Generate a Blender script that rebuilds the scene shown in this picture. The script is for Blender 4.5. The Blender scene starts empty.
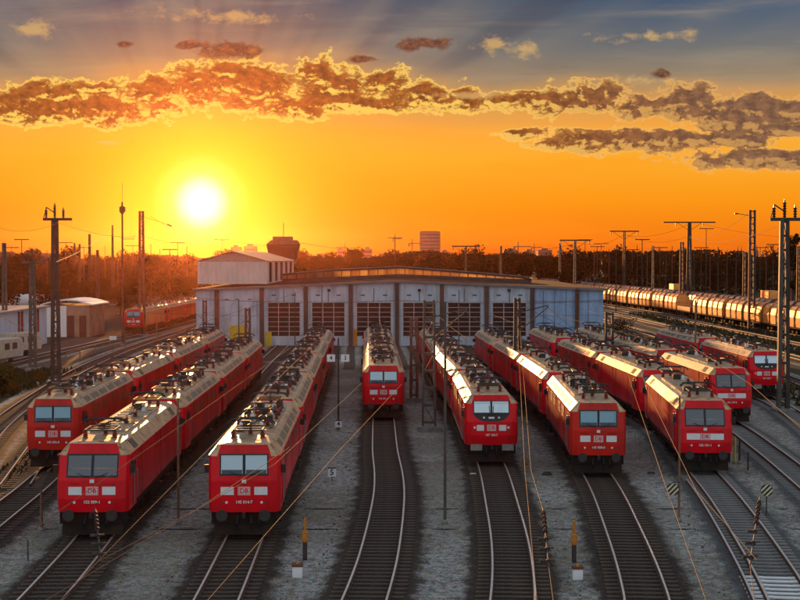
import bpy, math, random
from mathutils import Vector
random.seed(7)
R = math.radians
scene = bpy.context.scene
C = scene.collection

# ------------------------------------------------------------------ camera
FPX, CAMH, HORIZ = 1420.0, 11.5, 258.0
cam_d = bpy.data.cameras.new('camera'); cam = bpy.data.objects.new('camera', cam_d); C.objects.link(cam)
PITCH = math.atan((300 - HORIZ) / FPX)
cam.location = (0, 0, CAMH); cam.rotation_euler = (math.pi/2 - PITCH, 0, 0)
cam_d.sensor_width = 36; cam_d.lens = 36*FPX/800; cam_d.clip_end = 12000; cam_d.clip_start = 0.5
scene.camera = cam

def lin(r, g, b):
    f = lambda c: (c/255/12.92) if c/255 <= .04045 else ((c/255+.055)/1.055)**2.4
    return (f(r), f(g), f(b), 1)

# ------------------------------------------------------------------ node helper
class NT:
    def __init__(s, nt): s.nt = nt; s.n = nt.nodes; s.l = nt.links
    def put(s, inp, v):
        if v is None: return
        if isinstance(v, bpy.types.NodeSocket): s.l.new(v, inp)
        elif isinstance(v, (tuple, list)):
            k = len(inp.default_value)
            inp.default_value = tuple(v)[:k] if len(v) >= k else tuple(v)+(1,)
        else: inp.default_value = v
    def m(s, op, a, b=None, c=None, clamp=False):
        n = s.n.new('ShaderNodeMath'); n.operation = op; n.use_clamp = clamp
        for i, v in enumerate((a, b, c)): s.put(n.inputs[i], v)
        return n.outputs[0]
    def mix(s, f, a, b, mode='MIX'):
        n = s.n.new('ShaderNodeMix'); n.data_type = 'RGBA'; n.blend_type = mode
        s.put(n.inputs[0], f); s.put(n.inputs[6], a); s.put(n.inputs[7], b)
        return n.outputs[2]
    def ramp(s, f, stops, interp='LINEAR'):
        n = s.n.new('ShaderNodeValToRGB'); n.color_ramp.interpolation = interp
        e = n.color_ramp.elements
        while len(e) < len(stops): e.new(1)
        for i, (p, c) in enumerate(stops): e[i].position = p; e[i].color = c
        s.put(n.inputs[0], f); return n.outputs[0]
    def noise(s, vec, scale, detail=4, rough=.55, dist=0):
        n = s.n.new('ShaderNodeTexNoise'); s.put(n.inputs['Vector'], vec)
        n.inputs['Scale'].default_value = scale; n.inputs['Detail'].default_value = detail
        n.inputs['Roughness'].default_value = rough; n.inputs['Distortion'].default_value = dist
        return n.outputs['Fac']
    def smooth(s, v, a, b):
        n = s.n.new('ShaderNodeMapRange'); n.interpolation_type = 'SMOOTHSTEP'
        s.put(n.inputs[0], v); n.inputs[1].default_value = a; n.inputs[2].default_value = b
        return n.outputs[0]
    def comb(s, x, y, z):
        n = s.n.new('ShaderNodeCombineXYZ')
        s.put(n.inputs[0], x); s.put(n.inputs[1], y); s.put(n.inputs[2], z); return n.outputs[0]

# ------------------------------------------------------------------ world: sunset sky laid out by azimuth and elevation
SUN_AZ, SUN_EL = R(-7.9), R(2.25)        # azimuth from +Y towards +X
w = bpy.data.worlds.new('World'); scene.world = w; w.use_nodes = True
t = NT(w.node_tree); t.n.clear()
tc = t.n.new('ShaderNodeTexCoord'); sep = t.n.new('ShaderNodeSeparateXYZ'); t.l.new(tc.outputs['Generated'], sep.inputs[0])
dx, dy, dz = sep.outputs
DEG = 1420/57.29578*57.29578
U = t.m('MULTIPLY', t.m('ARCTAN2', dx, dy), 1420)          # arc units to the right of straight ahead
E = t.m('MULTIPLY', t.m('ARCSINE', dz), 1420)              # arc units above the horizon
V = t.m('SUBTRACT', 258, E)
def su(x): return x-400
# base gradient
stops = [(0, lin(228,100,18)), (22, lin(242,124,16)), (58, lin(250,152,22)), (100, lin(251,172,44)), (124, lin(250,170,62)),
         (146, lin(216,154,84)), (172, lin(156,134,104)), (205, lin(116,116,112)), (258, lin(70,88,106)), (400, lin(95,125,160)), (1000, lin(150,175,215))]
base = t.ramp(t.m('DIVIDE', E, 1000), [(p/1000, c) for p, c in stops])
# right side upper sky is bluer
rb = t.m('MULTIPLY', t.smooth(U, 50, 420), t.smooth(E, 170, 262))
base = t.mix(t.m('MULTIPLY', rb, .75), base, lin(48,86,122))
lb = t.m('MULTIPLY', t.smooth(t.m('MULTIPLY', U, -1), 150, 420), t.smooth(E, 175, 262))
base = t.mix(t.m('MULTIPLY', lb, .35), base, lin(80,92,112))
# soft horizontal veils
vv = t.comb(t.m('MULTIPLY', U, .004), t.m('MULTIPLY', V, .035), 0)
veil = t.noise(vv, 1.0, 6, .6, .4)
base = t.mix(t.m('MULTIPLY', t.smooth(veil, .45, .75), .45), base, t.mix(t.smooth(E, 110, 190), lin(255,150,15), lin(178,158,132)))
veil2 = t.noise(t.comb(t.m('MULTIPLY', U, .007), t.m('MULTIPLY', V, .05), 5), 1.0, 6, .65, .6)
base = t.mix(t.m('MULTIPLY', t.m('MULTIPLY', t.smooth(veil2, .52, .8), .5), t.smooth(E, 150, 200)), base, lin(88,84,88))
# crepuscular fans from the sun
su_u, su_v = su(203), 203
du = t.m('SUBTRACT', U, su_u); dv = t.m('SUBTRACT', su_v, V)
ang = t.m('ARCTAN2', du, dv)
rad = t.m('SQRT', t.m('ADD', t.m('MULTIPLY', du, du), t.m('MULTIPLY', dv, dv)))
rays = t.noise(t.comb(t.m('MULTIPLY', ang, 4.5), t.m('MULTIPLY', rad, .0015), 0), 1.6, 1.5, .5)
rayf = t.m('MULTIPLY', t.smooth(E, 165, 200), t.m('SUBTRACT', 1, t.smooth(E, 270, 420)))
base = t.mix(t.m('MULTIPLY', t.m('MULTIPLY', t.smooth(rays, .5, .68), rayf), .14), base, lin(170,156,128))
base = t.mix(t.m('MULTIPLY', t.m('MULTIPLY', t.smooth(t.m('SUBTRACT', 1, rays), .5, .68), rayf), .42), base, lin(60,70,86))
# yellow glow round the sun
du2 = t.m('MULTIPLY', du, .8)
rg = t.m('SQRT', t.m('ADD', t.m('MULTIPLY', du2, du2), t.m('MULTIPLY', dv, dv)))
def gauss(r, s_): return t.m('EXPONENT', t.m('MULTIPLY', t.m('POWER', t.m('DIVIDE', r, s_), 2), -1))
base = t.mix(t.m('MULTIPLY', gauss(rg, 118), .66), base, lin(255,186,0))
base = t.mix(t.m('MULTIPLY', gauss(rg, 60), .92), base, lin(255,228,4))
# cloud field
nv = t.comb(t.m('MULTIPLY', U, .01), t.m('MULTIPLY', V, .018), 1.3)
fb = t.noise(nv, 3.2, 9, .62, .25)
fb2 = t.noise(t.comb(t.m('MULTIPLY', U, .03), t.m('MULTIPLY', V, .045), 8), 2.4, 7, .68)
ell = [(22,112,48,13),(62,100,30,8),(105,112,48,11),(152,98,34,15),(95,94,30,5),(205,92,40,13),(250,90,45,17),(232,78,18,9),(328,88,34,19),(345,106,66,7),(300,110,26,8),
       (386,86,24,10),(420,96,30,10),(458,102,22,9),(505,104,20,7),(535,104,34,9),(580,98,34,10),(603,95,17,8),(552,108,60,6),(590,143,42,8),(655,142,60,8),(700,143,80,6),
       (645,112,28,8),(683,108,30,12),(735,116,40,12),(790,118,34,12),(775,136,50,6),(768,163,66,8),(740,128,50,8),(200,83,18,6),(520,135,20,5)]
small = [(231,55,24,7),(427,46,25,6),(358,62,13,4),(130,51,9,3),(656,79,8,4),(190,50,12,3)]
wisps = [(490,47,14,6),(520,52,14,7),(634,84,24,5),(45,38,22,8),(640,42,40,5),(225,22,60,6),(470,97,40,3),(118,146,20,2)]
def field(lst):
    out = None
    for (cx, cy, a, b) in lst:
        ex = t.m('POWER', t.m('DIVIDE', t.m('SUBTRACT', U, su(cx)), a), 2)
        ey = t.m('POWER', t.m('DIVIDE', t.m('SUBTRACT', V, cy), b), 2)
        f = t.m('SUBTRACT', 1, t.m('SQRT', t.m('ADD', ex, ey)))
        out = f if out is None else t.m('MAXIMUM', out, f)
    return out
def cloud(lst, ou, ov, a1, a2, bias):
    UU = t.m('ADD', U, ou); VV = t.m('ADD', V, ov); out = None
    for (cx, cy, a, b) in [(q[0], q[1], q[2]*1.12, q[3]*(1.3 if lst is ell else 1.1)) for q in lst]:
        ex = t.m('POWER', t.m('DIVIDE', t.m('SUBTRACT', UU, su(cx)), a), 2)
        ey = t.m('POWER', t.m('DIVIDE', t.m('SUBTRACT', VV, cy), b), 2)
        f = t.m('SUBTRACT', 1, t.m('SQRT', t.m('ADD', ex, ey)))
        out = f if out is None else t.m('MAXIMUM', out, f)
    n1 = t.noise(t.comb(t.m('MULTIPLY', UU, .036), t.m('MULTIPLY', VV, .060), 1.3), 1.0, 10, .58, .25)
    n2 = t.noise(t.comb(t.m('MULTIPLY', UU, .10), t.m('MULTIPLY', VV, .14), 8), 1.0, 8, .66, .2)
    d = t.m('ADD', out, t.m('ADD', t.m('MULTIPLY', t.m('SUBTRACT', n1, bias), a1), t.m('MULTIPLY', t.m('SUBTRACT', n2, .5), a2)))
    return d, out, n1, n2
D1, F1, fb, fb2 = cloud(ell, 0, 0, 3.0, 1.2, .445)
D1s = cloud(ell, t.m('MULTIPLY', t.m('SUBTRACT', su(203), U), .012), 3.2, 3.0, 1.2, .445)[0]
lit = t.m('MULTIPLY', t.smooth(t.m('SUBTRACT', D1, D1s), .10, .42), .95)
lit2 = t.m('SUBTRACT', 1, t.smooth(D1, .0, .42))
mask1 = t.smooth(D1, -.06, .34)
rightness = t.smooth(U, 60, 360)
core = t.mix(t.smooth(fb2, .32, .7), lin(104,58,32), lin(172,100,42))
core = t.mix(rightness, core, t.mix(t.smooth(fb2, .32, .7), lin(96,72,62), lin(150,108,78)))
gold = t.mix(t.smooth(rad, 130, 520), lin(255,214,96), lin(244,184,100))
core = t.mix(t.m('MULTIPLY', t.m('MAXIMUM', lit, t.m('MULTIPLY', lit2, .6)), t.m('SUBTRACT', .95, t.m('MULTIPLY', rightness, .5))), core, gold)
rim = t.m('MULTIPLY', t.smooth(D1, -.13, .03), t.m('SUBTRACT', 1, t.smooth(D1, .06, .24)))
halo = t.m('MULTIPLY', t.smooth(F1, -1.1, .1), .26)
sky = t.mix(halo, base, lin(246,170,58))
sky = t.mix(t.m('MULTIPLY', mask1, .96), sky, core)
sky = t.mix(t.m('MULTIPLY', rim, t.m('SUBTRACT', .75, t.m('MULTIPLY', rightness, .3))), sky, gold)
D2, _, _, g2 = cloud(small, 0, 0, 3.0, 1.6, .46)
sky = t.mix(t.m('MULTIPLY', t.smooth(D2, -.1, .5), .9), sky, t.mix(t.smooth(g2, .4, .7), lin(82,50,42), lin(150,98,62)))
D3 = cloud(wisps, 0, 0, 4.2, 2.0, .48)[0]
sky = t.mix(t.m('MULTIPLY', t.smooth(D3, -.1, 1.1), .65), sky, lin(222,178,108))
# the sun disc with its burnt-out ring
sky = t.mix(t.m('MULTIPLY', t.m('SUBTRACT', 1, t.smooth(rad, 20, 52)), 1.0), sky, lin(255,250,110))
sky = t.mix(t.m('SUBTRACT', 1, t.smooth(rad, 9, 31)), sky, (1.25, 1.2, 1.0, 1))
# the sky overhead and behind the viewer: cool open dusk sky
behind = t.smooth(t.m('MULTIPLY', dy, -1), -.35, .3)
over = t.m('MAXIMUM', behind, t.smooth(E, 330, 1100))
skyb = t.ramp(t.m('DIVIDE', E, 1600), [(0, (.82,.85,.86,1)), (.35, (.64,.69,.74,1)), (1, (.36,.40,.46,1))])
nish = t.n.new('ShaderNodeTexSky'); nish.sky_type = 'NISHITA'; nish.sun_disc = False
nish.sun_elevation = SUN_EL; nish.sun_rotation = SUN_AZ
skyb = t.mix(.12, skyb, t.mix(1.0, nish.outputs[0], (.12,.12,.12,1), 'MULTIPLY'))
sky = t.mix(over, sky, skyb)
sky = t.mix(t.smooth(t.m('MULTIPLY', dz, -1), .0, .02), sky, (.10,.055,.03,1))
bg = t.n.new('ShaderNodeBackground'); t.put(bg.inputs[0], sky); bg.inputs[1].default_value = 1.0
wo = t.n.new('ShaderNodeOutputWorld'); t.l.new(bg.outputs[0], wo.inputs[0])

# ------------------------------------------------------------------ sun
sd = bpy.data.lights.new('sun', 'SUN'); sd.energy = 5.0; sd.angle = R(.6); sd.color = (1, .45, .14)
so = bpy.data.objects.new('sun', sd); C.objects.link(so)
SL = R(3.8)
ldir = Vector((math.sin(SUN_AZ)*math.cos(SL), math.cos(SUN_AZ)*math.cos(SL), math.sin(SL)))
so.rotation_euler = ldir.to_track_quat('Z', 'Y').to_euler(); so.location = (-60, 300, 80)

vs = scene.view_settings; vs.view_transform = 'Standard'; vs.look = 'None'; vs.gamma = 1; vs.exposure = 0; vs.use_curve_mapping = False
scene.cycles.max_bounces = 6; scene.cycles.volume_bounces = 0; scene.cycles.use_denoising = True

# ------------------------------------------------------------------ pixel helpers (photo pixels -> real places)
cp, sp = math.cos(PITCH), math.sin(PITCH)
def ray(px, py):
    a = (px-400)/FPX; b = (300-py)/FPX
    return Vector((a, cp + b*sp, -sp + b*cp))
def G(px, py, z=-.3):
    d = ray(px, py); k = (z-CAMH)/d.z
    return Vector((0, 0, CAMH)) + d*k
def P(px, py, Y):
    d = ray(px, py); return Vector((0, 0, CAMH)) + d*(Y/d.y)
def Wz(px, py, z): return G(px, py, z)

# ------------------------------------------------------------------ materials
MATS = {}
def mat(name, col, rough=.6, metal=0, var=.25, scale=3, col2=None, bump=0, bscale=40, spec=.5, stretch=None, coat=0, trans=0, dirt=None):
    if name in MATS: return MATS[name]
    m_ = bpy.data.materials.new(name); m_.use_nodes = True
    k = NT(m_.node_tree); b = k.n['Principled BSDF']
    tcn = k.n.new('ShaderNodeTexCoord'); vec = tcn.outputs['Object']
    if stretch:
        mp = k.n.new('ShaderNodeMapping'); mp.inputs['Scale'].default_value = stretch
        k.l.new(vec, mp.inputs[0]); vec = mp.outputs[0]
    nz = k.noise(vec, scale, 6, .6)
    c2 = col2 if col2 else tuple(max(0, c*(1-var)) for c in col[:3])
    colr = k.mix(k.smooth(nz, .35, .65), tuple(col[:3])+(1,), tuple(c2[:3])+(1,))
    if dirt:
        dn = k.noise(tcn.outputs['Object'], dirt[1], 8, .7, .5)
        colr = k.mix(k.smooth(dn, dirt[2], dirt[2]+.14), colr, dirt[0])
    k.put(b.inputs['Base Color'], colr)
    r_ = k.m('ADD', rough-.08, k.m('MULTIPLY', nz, .16)); k.put(b.inputs['Roughness'], r_)
    b.inputs['Metallic'].default_value = metal
    b.inputs['Specular IOR Level'].default_value = spec
    b.inputs['Coat Weight'].default_value = coat
    if bump:
        bn = k.n.new('ShaderNodeBump'); bn.inputs['Strength'].default_value = bump; bn.inputs['Distance'].default_value = .05
        k.put(bn.inputs['Height'], k.noise(tcn.outputs['Object'], bscale, 6, .7)); k.l.new(bn.outputs[0], b.inputs['Normal'])
    MATS[name] = m_; return m_

M_red = mat('red_paint', (.80,.006,.018), .30, spec=.22, var=.35, scale=.9, col2=(.56,.008,.014), stretch=(1,1,.25), dirt=((.17,.03,.025,1),1.3,.60), bump=.05, bscale=3)
M_red2 = mat('red_paint_faded', (.68,.024,.014), .34, spec=.22, var=.3, scale=.8, col2=(.42,.02,.018), stretch=(1,1,.25), dirt=((.12,.04,.03,1),1.4,.6), bump=.05, bscale=3)
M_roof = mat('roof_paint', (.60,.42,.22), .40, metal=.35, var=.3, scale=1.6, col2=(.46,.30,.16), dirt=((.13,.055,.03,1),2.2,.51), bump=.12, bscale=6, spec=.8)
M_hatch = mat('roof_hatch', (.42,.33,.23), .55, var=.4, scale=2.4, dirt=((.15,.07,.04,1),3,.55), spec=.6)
M_steel = mat('dark_steel', (.035,.03,.028), .6, var=.4, scale=3)
M_frame = mat('underframe', (.013,.011,.010), .8, var=.5, scale=2, col2=(.028,.018,.013), spec=.2)
M_ins = mat('brown_insulator', (.26,.04,.025), .3, var=.3)
M_insd = mat('dark_insulator', (.06,.02,.018), .35, var=.3)
M_white = mat('white_paint', (.80,.82,.84), .45, var=.08, scale=5)
M_black = mat('black_rubber', (.012,.012,.014), .5, var=.2)
M_grey = mat('grey_metal', (.28,.27,.26), .5, var=.3, metal=.3)
M_lens = mat('lamp_glass', (.85,.85,.80), .12, var=.1, spec=.8)
M_rail = mat('rail_head', (.74,.66,.58), .42, metal=.7, var=.2, scale=2)
M_railrust = mat('rail_rust', (.10,.045,.025), .8, var=.4)
M_mast = mat('mast_steel', (.045,.036,.03), .7, var=.4, scale=2)
M_mastg = mat('mast_galvanised', (.10,.09,.075), .6, var=.35, scale=2, metal=.2)
M_mastr = mat('mast_rust_and_glow_red', (.16,.05,.03), .7, var=.4, scale=2)  # rust red; also puts the red glow into the colour of some masts
M_wire = mat('copper_wire', (.10,.07,.058), .75, var=.2, spec=.15)
M_wired = mat('dark_wire', (.05,.04,.035), .6, var=.2)
M_orange = mat('orange_paint', (.62,.22,.02), .5, var=.3)
M_yellow = mat('yellow_paint', (.62,.42,.03), .5, var=.2)
M_wood = mat('sleeper_wood', (.085,.058,.040), .85, var=.5, scale=2.5, bump=.3, bscale=14, dirt=((.13,.10,.075,1),3,.55))
M_conc = mat('sleeper_concrete', (.24,.24,.235), .8, var=.35, scale=2.2, bump=.15, bscale=20)
M_concw = mat('sleeper_white', (.9,.92,.94), .6, var=.2, scale=2)
M_brick = mat('dull_brick', (.20,.09,.06), .85, var=.3)
M_pole = mat('pole_rust', (.22,.12,.07), .7, var=.3)

def glass_mat():
    m_ = bpy.data.materials.new('cab_glass'); m_.use_nodes = True
    k = NT(m_.node_tree); b = k.n['Principled BSDF']
    tcn = k.n.new('ShaderNodeTexCoord')
    nz = k.noise(tcn.outputs['Object'], 1.2, 3)
    k.put(b.inputs['Base Color'], k.mix(nz, (.02,.03,.045,1), (.05,.07,.10,1)))
    b.inputs['Metallic'].default_value = .3; b.inputs['Roughness'].default_value = .08
    b.inputs['Specular IOR Level'].default_value = 1.0; b.inputs['Coat Weight'].default_value = 1; b.inputs['Coat Roughness'].default_value = .05
    b.inputs['Coat IOR'].default_value = 1.6
    return m_
M_glass = glass_mat()
def glass_pale():
    m_ = M_glass.copy(); m_.name = 'pale_cab_glass'
    b = m_.node_tree.nodes['Principled BSDF']
    for l in list(b.inputs['Base Color'].links): m_.node_tree.links.remove(l)
    b.inputs['Base Color'].default_value = (.5,.62,.68,1); b.inputs['Metallic'].default_value = .7
    return m_
M_glassp = glass_pale()
M_glassm = M_glassp.copy(); M_glassm.name = 'mid_cab_glass'; M_glassm.node_tree.nodes['Principled BSDF'].inputs['Base Color'].default_value = (.24,.36,.45,1)

M_desk = mat('desk_blue', (.05,.09,.14), .3)
M_glasst = M_glassp.copy(); M_glasst.name = 'teal_cab_glass'; M_glasst.node_tree.nodes['Principled BSDF'].inputs['Base Color'].default_value = (.07,.20,.28,1)
def ground_mat(name, a, b_, c_, s1=.35, s2=3.0, peb=22, bump=.5, stain=(.05,.045,.045,1), st=.58, blend=None):
    m_ = bpy.data.materials.new(name); m_.use_nodes = True
    k = NT(m_.node_tree); b = k.n['Principled BSDF']; b.inputs['Roughness'].default_value = .92
    b.inputs['Specular IOR Level'].default_value = .2
    tcn = k.n.new('ShaderNodeTexCoord'); v = tcn.outputs['Object']
    big = k.noise(v, s1*.3, 6, .6, .6); mid = k.noise(v, s2, 6, .7)
    if blend:
        an = k.n.new('ShaderNodeAttribute'); an.attribute_name = 'bed'
        e_ = k.m('ADD', an.outputs['Fac'], k.m('ADD', k.m('MULTIPLY', k.m('SUBTRACT', k.noise(v, 1.1, 6, .7), .5), 1.5), k.m('MULTIPLY', k.m('SUBTRACT', k.noise(v, 12, 3, .7), .5), .9)))
        f_ = k.smooth(e_, .25, .8)
        a = k.mix(f_, blend[0], a); b_ = k.mix(f_, blend[1], b_); c_ = k.mix(f_, blend[2], c_)
    vo = k.n.new('ShaderNodeTexVoronoi'); k.put(vo.inputs['Vector'], v); vo.inputs['Scale'].default_value = peb
    col = k.mix(k.smooth(big, .38, .62), a, b_)
    col = k.mix(k.smooth(mid, .42, .62), col, c_)
    col = k.mix(.55, col, k.mix(1, col, k.mix(.85, (1,1,1,1), vo.outputs['Color']), 'MULTIPLY'))
    sn = k.noise(v, s1*.55, 7, .65, 1.2)
    col = k.mix(k.m('MULTIPLY', k.smooth(sn, st-.05, st+.2), .8), col, stain)
    fine = k.noise(v, 9, 5, .8)
    col = k.mix(k.smooth(fine, .3, .75), k.mix(1, col, (.52,.52,.52,1), 'MULTIPLY'), k.mix(1, col, (1.5,1.5,1.5,1), 'MULTIPLY'))
    k.put(b.inputs['Base Color'], col)
    bn = k.n.new('ShaderNodeBump'); bn.inputs['Strength'].default_value = bump; bn.inputs['Distance'].default_value = .06
    k.put(bn.inputs['Height'], k.m('ADD', vo.outputs['Distance'], k.m('MULTIPLY', mid, .6))); k.l.new(bn.outputs[0], b.inputs['Normal'])
    return m_
M_gravel = ground_mat('path_gravel', (.54,.55,.54,1), (.35,.34,.30,1), (.25,.235,.18,1), stain=(.09,.09,.095,1))
M_ballast = ground_mat('track_ballast', (.065,.047,.036,1), (.042,.032,.026,1), (.09,.068,.05,1), peb=14, bump=.9, stain=(.03,.025,.02,1), st=.6, blend=((.53,.54,.53,1),(.34,.33,.29,1),(.24,.225,.17,1)))
M_ballastg = ground_mat('grey_ballast', (.13,.14,.14,1), (.10,.105,.105,1), (.16,.165,.16,1), peb=14, bump=.9, stain=(.04,.04,.04,1), st=.6, blend=((.53,.54,.53,1),(.34,.33,.29,1),(.24,.225,.17,1)))
M_earth = ground_mat('earth', (.045,.040,.024,1), (.026,.032,.012,1), (.055,.045,.028,1), s1=.12, s2=.8, peb=4, bump=.6, stain=(.025,.04,.012,1), st=.5)
M_grass = ground_mat('grass_verge', (.035,.055,.014,1), (.05,.06,.02,1), (.075,.065,.03,1), s1=.5, s2=2, peb=8, bump=.8, stain=(.02,.03,.008,1), st=.55)
M_apron = ground_mat('depot_apron', (.13,.085,.06,1), (.10,.07,.05,1), (.15,.11,.08,1), s1=.2, s2=1.5, peb=6, bump=.2)

# ------------------------------------------------------------------ mesh builder
class MB:
    def __init__(s): s.v = []; s.f = []
    def quad(s, *pts):
        i = len(s.v); s.v += [tuple(p) for p in pts]; s.f.append(tuple(range(i, i+len(pts)))); return s
    def box(s, x0, x1, y0, y1, z0, z1):
        i = len(s.v)
        s.v += [(x0,y0,z0),(x1,y0,z0),(x1,y1,z0),(x0,y1,z0),(x0,y0,z1),(x1,y0,z1),(x1,y1,z1),(x0,y1,z1)]
        s.f += [tuple(i+j for j in q) for q in ((3,2,1,0),(4,5,6,7),(0,1,5,4),(1,2,6,5),(2,3,7,6),(3,0,4,7))]; return s
    def hexa(s, a, b):                     # two quads (4 pts each), joined
        i = len(s.v); s.v += [tuple(p) for p in a] + [tuple(p) for p in b]
        s.f += [tuple(i+j for j in q) for q in ((3,2,1,0),(4,5,6,7),(0,1,5,4),(1,2,6,5),(2,3,7,6),(3,0,4,7))]; return s
    def tube(s, pts, r, n=6, r2=None):
        pts = [Vector(p) for p in pts]; m_ = len(pts); rings = []
        for j, p in enumerate(pts):
            d = (pts[min(j+1, m_-1)] - pts[max(j-1, 0)]).normalized()
            a = d.cross(Vector((0,0,1)))
            if a.length < .05: a = d.cross(Vector((1,0,0)))
            a.normalize(); b = d.cross(a)
            rr = r if r2 is None else r + (r2-r)*j/max(1, m_-1)
            i = len(s.v); rings.append(i)
            for q in range(n):
                an = 2*math.pi*q/n; s.v.append(tuple(p + a*(rr*math.cos(an)) + b*(rr*math.sin(an))))
        for j in range(m_-1):
            for q in range(n):
                s.f.append((rings[j]+q, rings[j]+(q+1) % n, rings[j+1]+(q+1) % n, rings[j+1]+q))
        s.f.append(tuple(rings[0]+q for q in range(n))[::-1]); s.f.append(tuple(rings[-1]+q for q in range(n))); return s
    def bar(s, a, b, wx, wy=None):         # square bar between two points
        wy = wy or wx; a = Vector(a); b = Vector(b); d = (b-a).normalized()
        e = d.cross(Vector((0,1,0)));
        if e.length < .05: e = d.cross(Vector((1,0,0)))
        e.normalize(); g = d.cross(e)
        c = [(-1,-1),(1,-1),(1,1),(-1,1)]
        return s.hexa([a+e*(u*wx/2)+g*(v*wy/2) for u, v in c], [b+e*(u*wx/2)+g*(v*wy/2) for u, v in c])
    def lathe(s, cx, cy, prof, n=10):      # profile of (r, z)
        rings = []
        for r, z in prof:
            rings.append(len(s.v))
            for q in range(n):
                an = 2*math.pi*q/n; s.v.append((cx+r*math.cos(an), cy+r*math.sin(an), z))
        for j in range(len(prof)-1):
            for q in range(n):
                s.f.append((rings[j]+q, rings[j]+(q+1) % n, rings[j+1]+(q+1) % n, rings[j+1]+q))
        s.f.append(tuple(rings[0]+q for q in range(n))[::-1]); s.f.append(tuple(rings[-1]+q for q in range(n))); return s
    def build(s, name, m_, parent=None):
        me = bpy.data.meshes.new(name); me.from_pydata(s.v, [], s.f); me.materials.append(m_); me.update()
        o = bpy.data.objects.new(name, me); C.objects.link(o)
        if parent is not None: o.parent = parent
        return o
def tag(o, label, cat, group=None):
    o['label'] = label; o['category'] = cat
    if group: o['group'] = group
    return o
def struct(o): o['kind'] = 'structure'; return o
def thing(name, label, cat, loc=(0,0,0), rz=0, group=None):
    o = bpy.data.objects.new(name, None); C.objects.link(o); o.empty_display_size = .3
    o.location = loc; o.rotation_euler = (0,0,rz); return tag(o, label, cat, group)
def kids(o): return [c for c in KIDS.get(o.name, [])]
def copy_tree(o, parent=None):
    c = o.copy(); C.objects.link(c)
    if parent is not None: c.parent = parent
    for ch in list(o.children): copy_tree(ch, c)
    return c
def text_mesh(txt, size, m_, bold=0.0):
    cu = bpy.data.curves.new('lettering', 'FONT'); cu.body = txt; cu.size = size; cu.align_x = 'CENTER'; cu.align_y = 'CENTER'; cu.offset = bold; cu.extrude = .004
    cu.resolution_u = 2
    ob = bpy.data.objects.new('tmp', cu); C.objects.link(ob)
    bpy.context.view_layer.update()
    me = bpy.data.meshes.new_from_object(ob.evaluated_get(bpy.context.evaluated_depsgraph_get()))
    bpy.data.objects.remove(ob); me.materials.clear(); me.materials.append(m_); return me

# ------------------------------------------------------------------ ground and tracks
struct(MB().quad((-2500,-200,-.32),(2500,-200,-.32),(2500,2050,-.32),(-2500,2050,-.32)).build('ground', M_earth))
struct(MB().quad((-23,20,-.30),(34,20,-.30),(34,150,-.30),(-23,150,-.30)).build('gravel_paths', M_gravel))
struct(MB().quad((-26,150.004,-.296),(28,150.004,-.296),(28,189.8,-.296),(-26,189.8,-.296)).build('depot_apron', M_apron))

def spline(pts, step=1.0):
    pts = [Vector((p[0], p[1])) for p in pts]
    out = []
    P_ = [pts[0]*2-pts[1]] + pts + [pts[-1]*2-pts[-2]]
    for i in range(1, len(P_)-2):
        p0, p1, p2, p3 = P_[i-1:i+3]; n = max(2, int((p2-p1).length/ .5))
        for j in range(n):
            u = j/n
            t0 = (p2-p0)*(1/ max(1e-6, (p2-p0).length))*(p2-p1).length; t1 = (p3-p1)*(1/max(1e-6, (p3-p1).length))*(p2-p1).length
            h = (2*u**3-3*u**2+1, u**3-2*u**2+u, -2*u**3+3*u**2, u**3-u**2)
            out.append(p1*h[0]+t0*h[1]+p2*h[2]+t1*h[3])
    out.append(pts[-1])
    # arc length resample
    res = [out[0]]; acc = 0
    for a, b in zip(out, out[1:]):
        L = (b-a).length
        while acc + L >= step:
            a = a + (b-a)*((step-acc)/L); L = (b-a).length; acc = 0; res.append(a)
        acc += L
    res.append(out[-1]); return res
def tang(path, i):
    a = path[max(0, i-1)]; b = path[min(len(path)-1, i+1)]; return (b-a).normalized()

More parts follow.
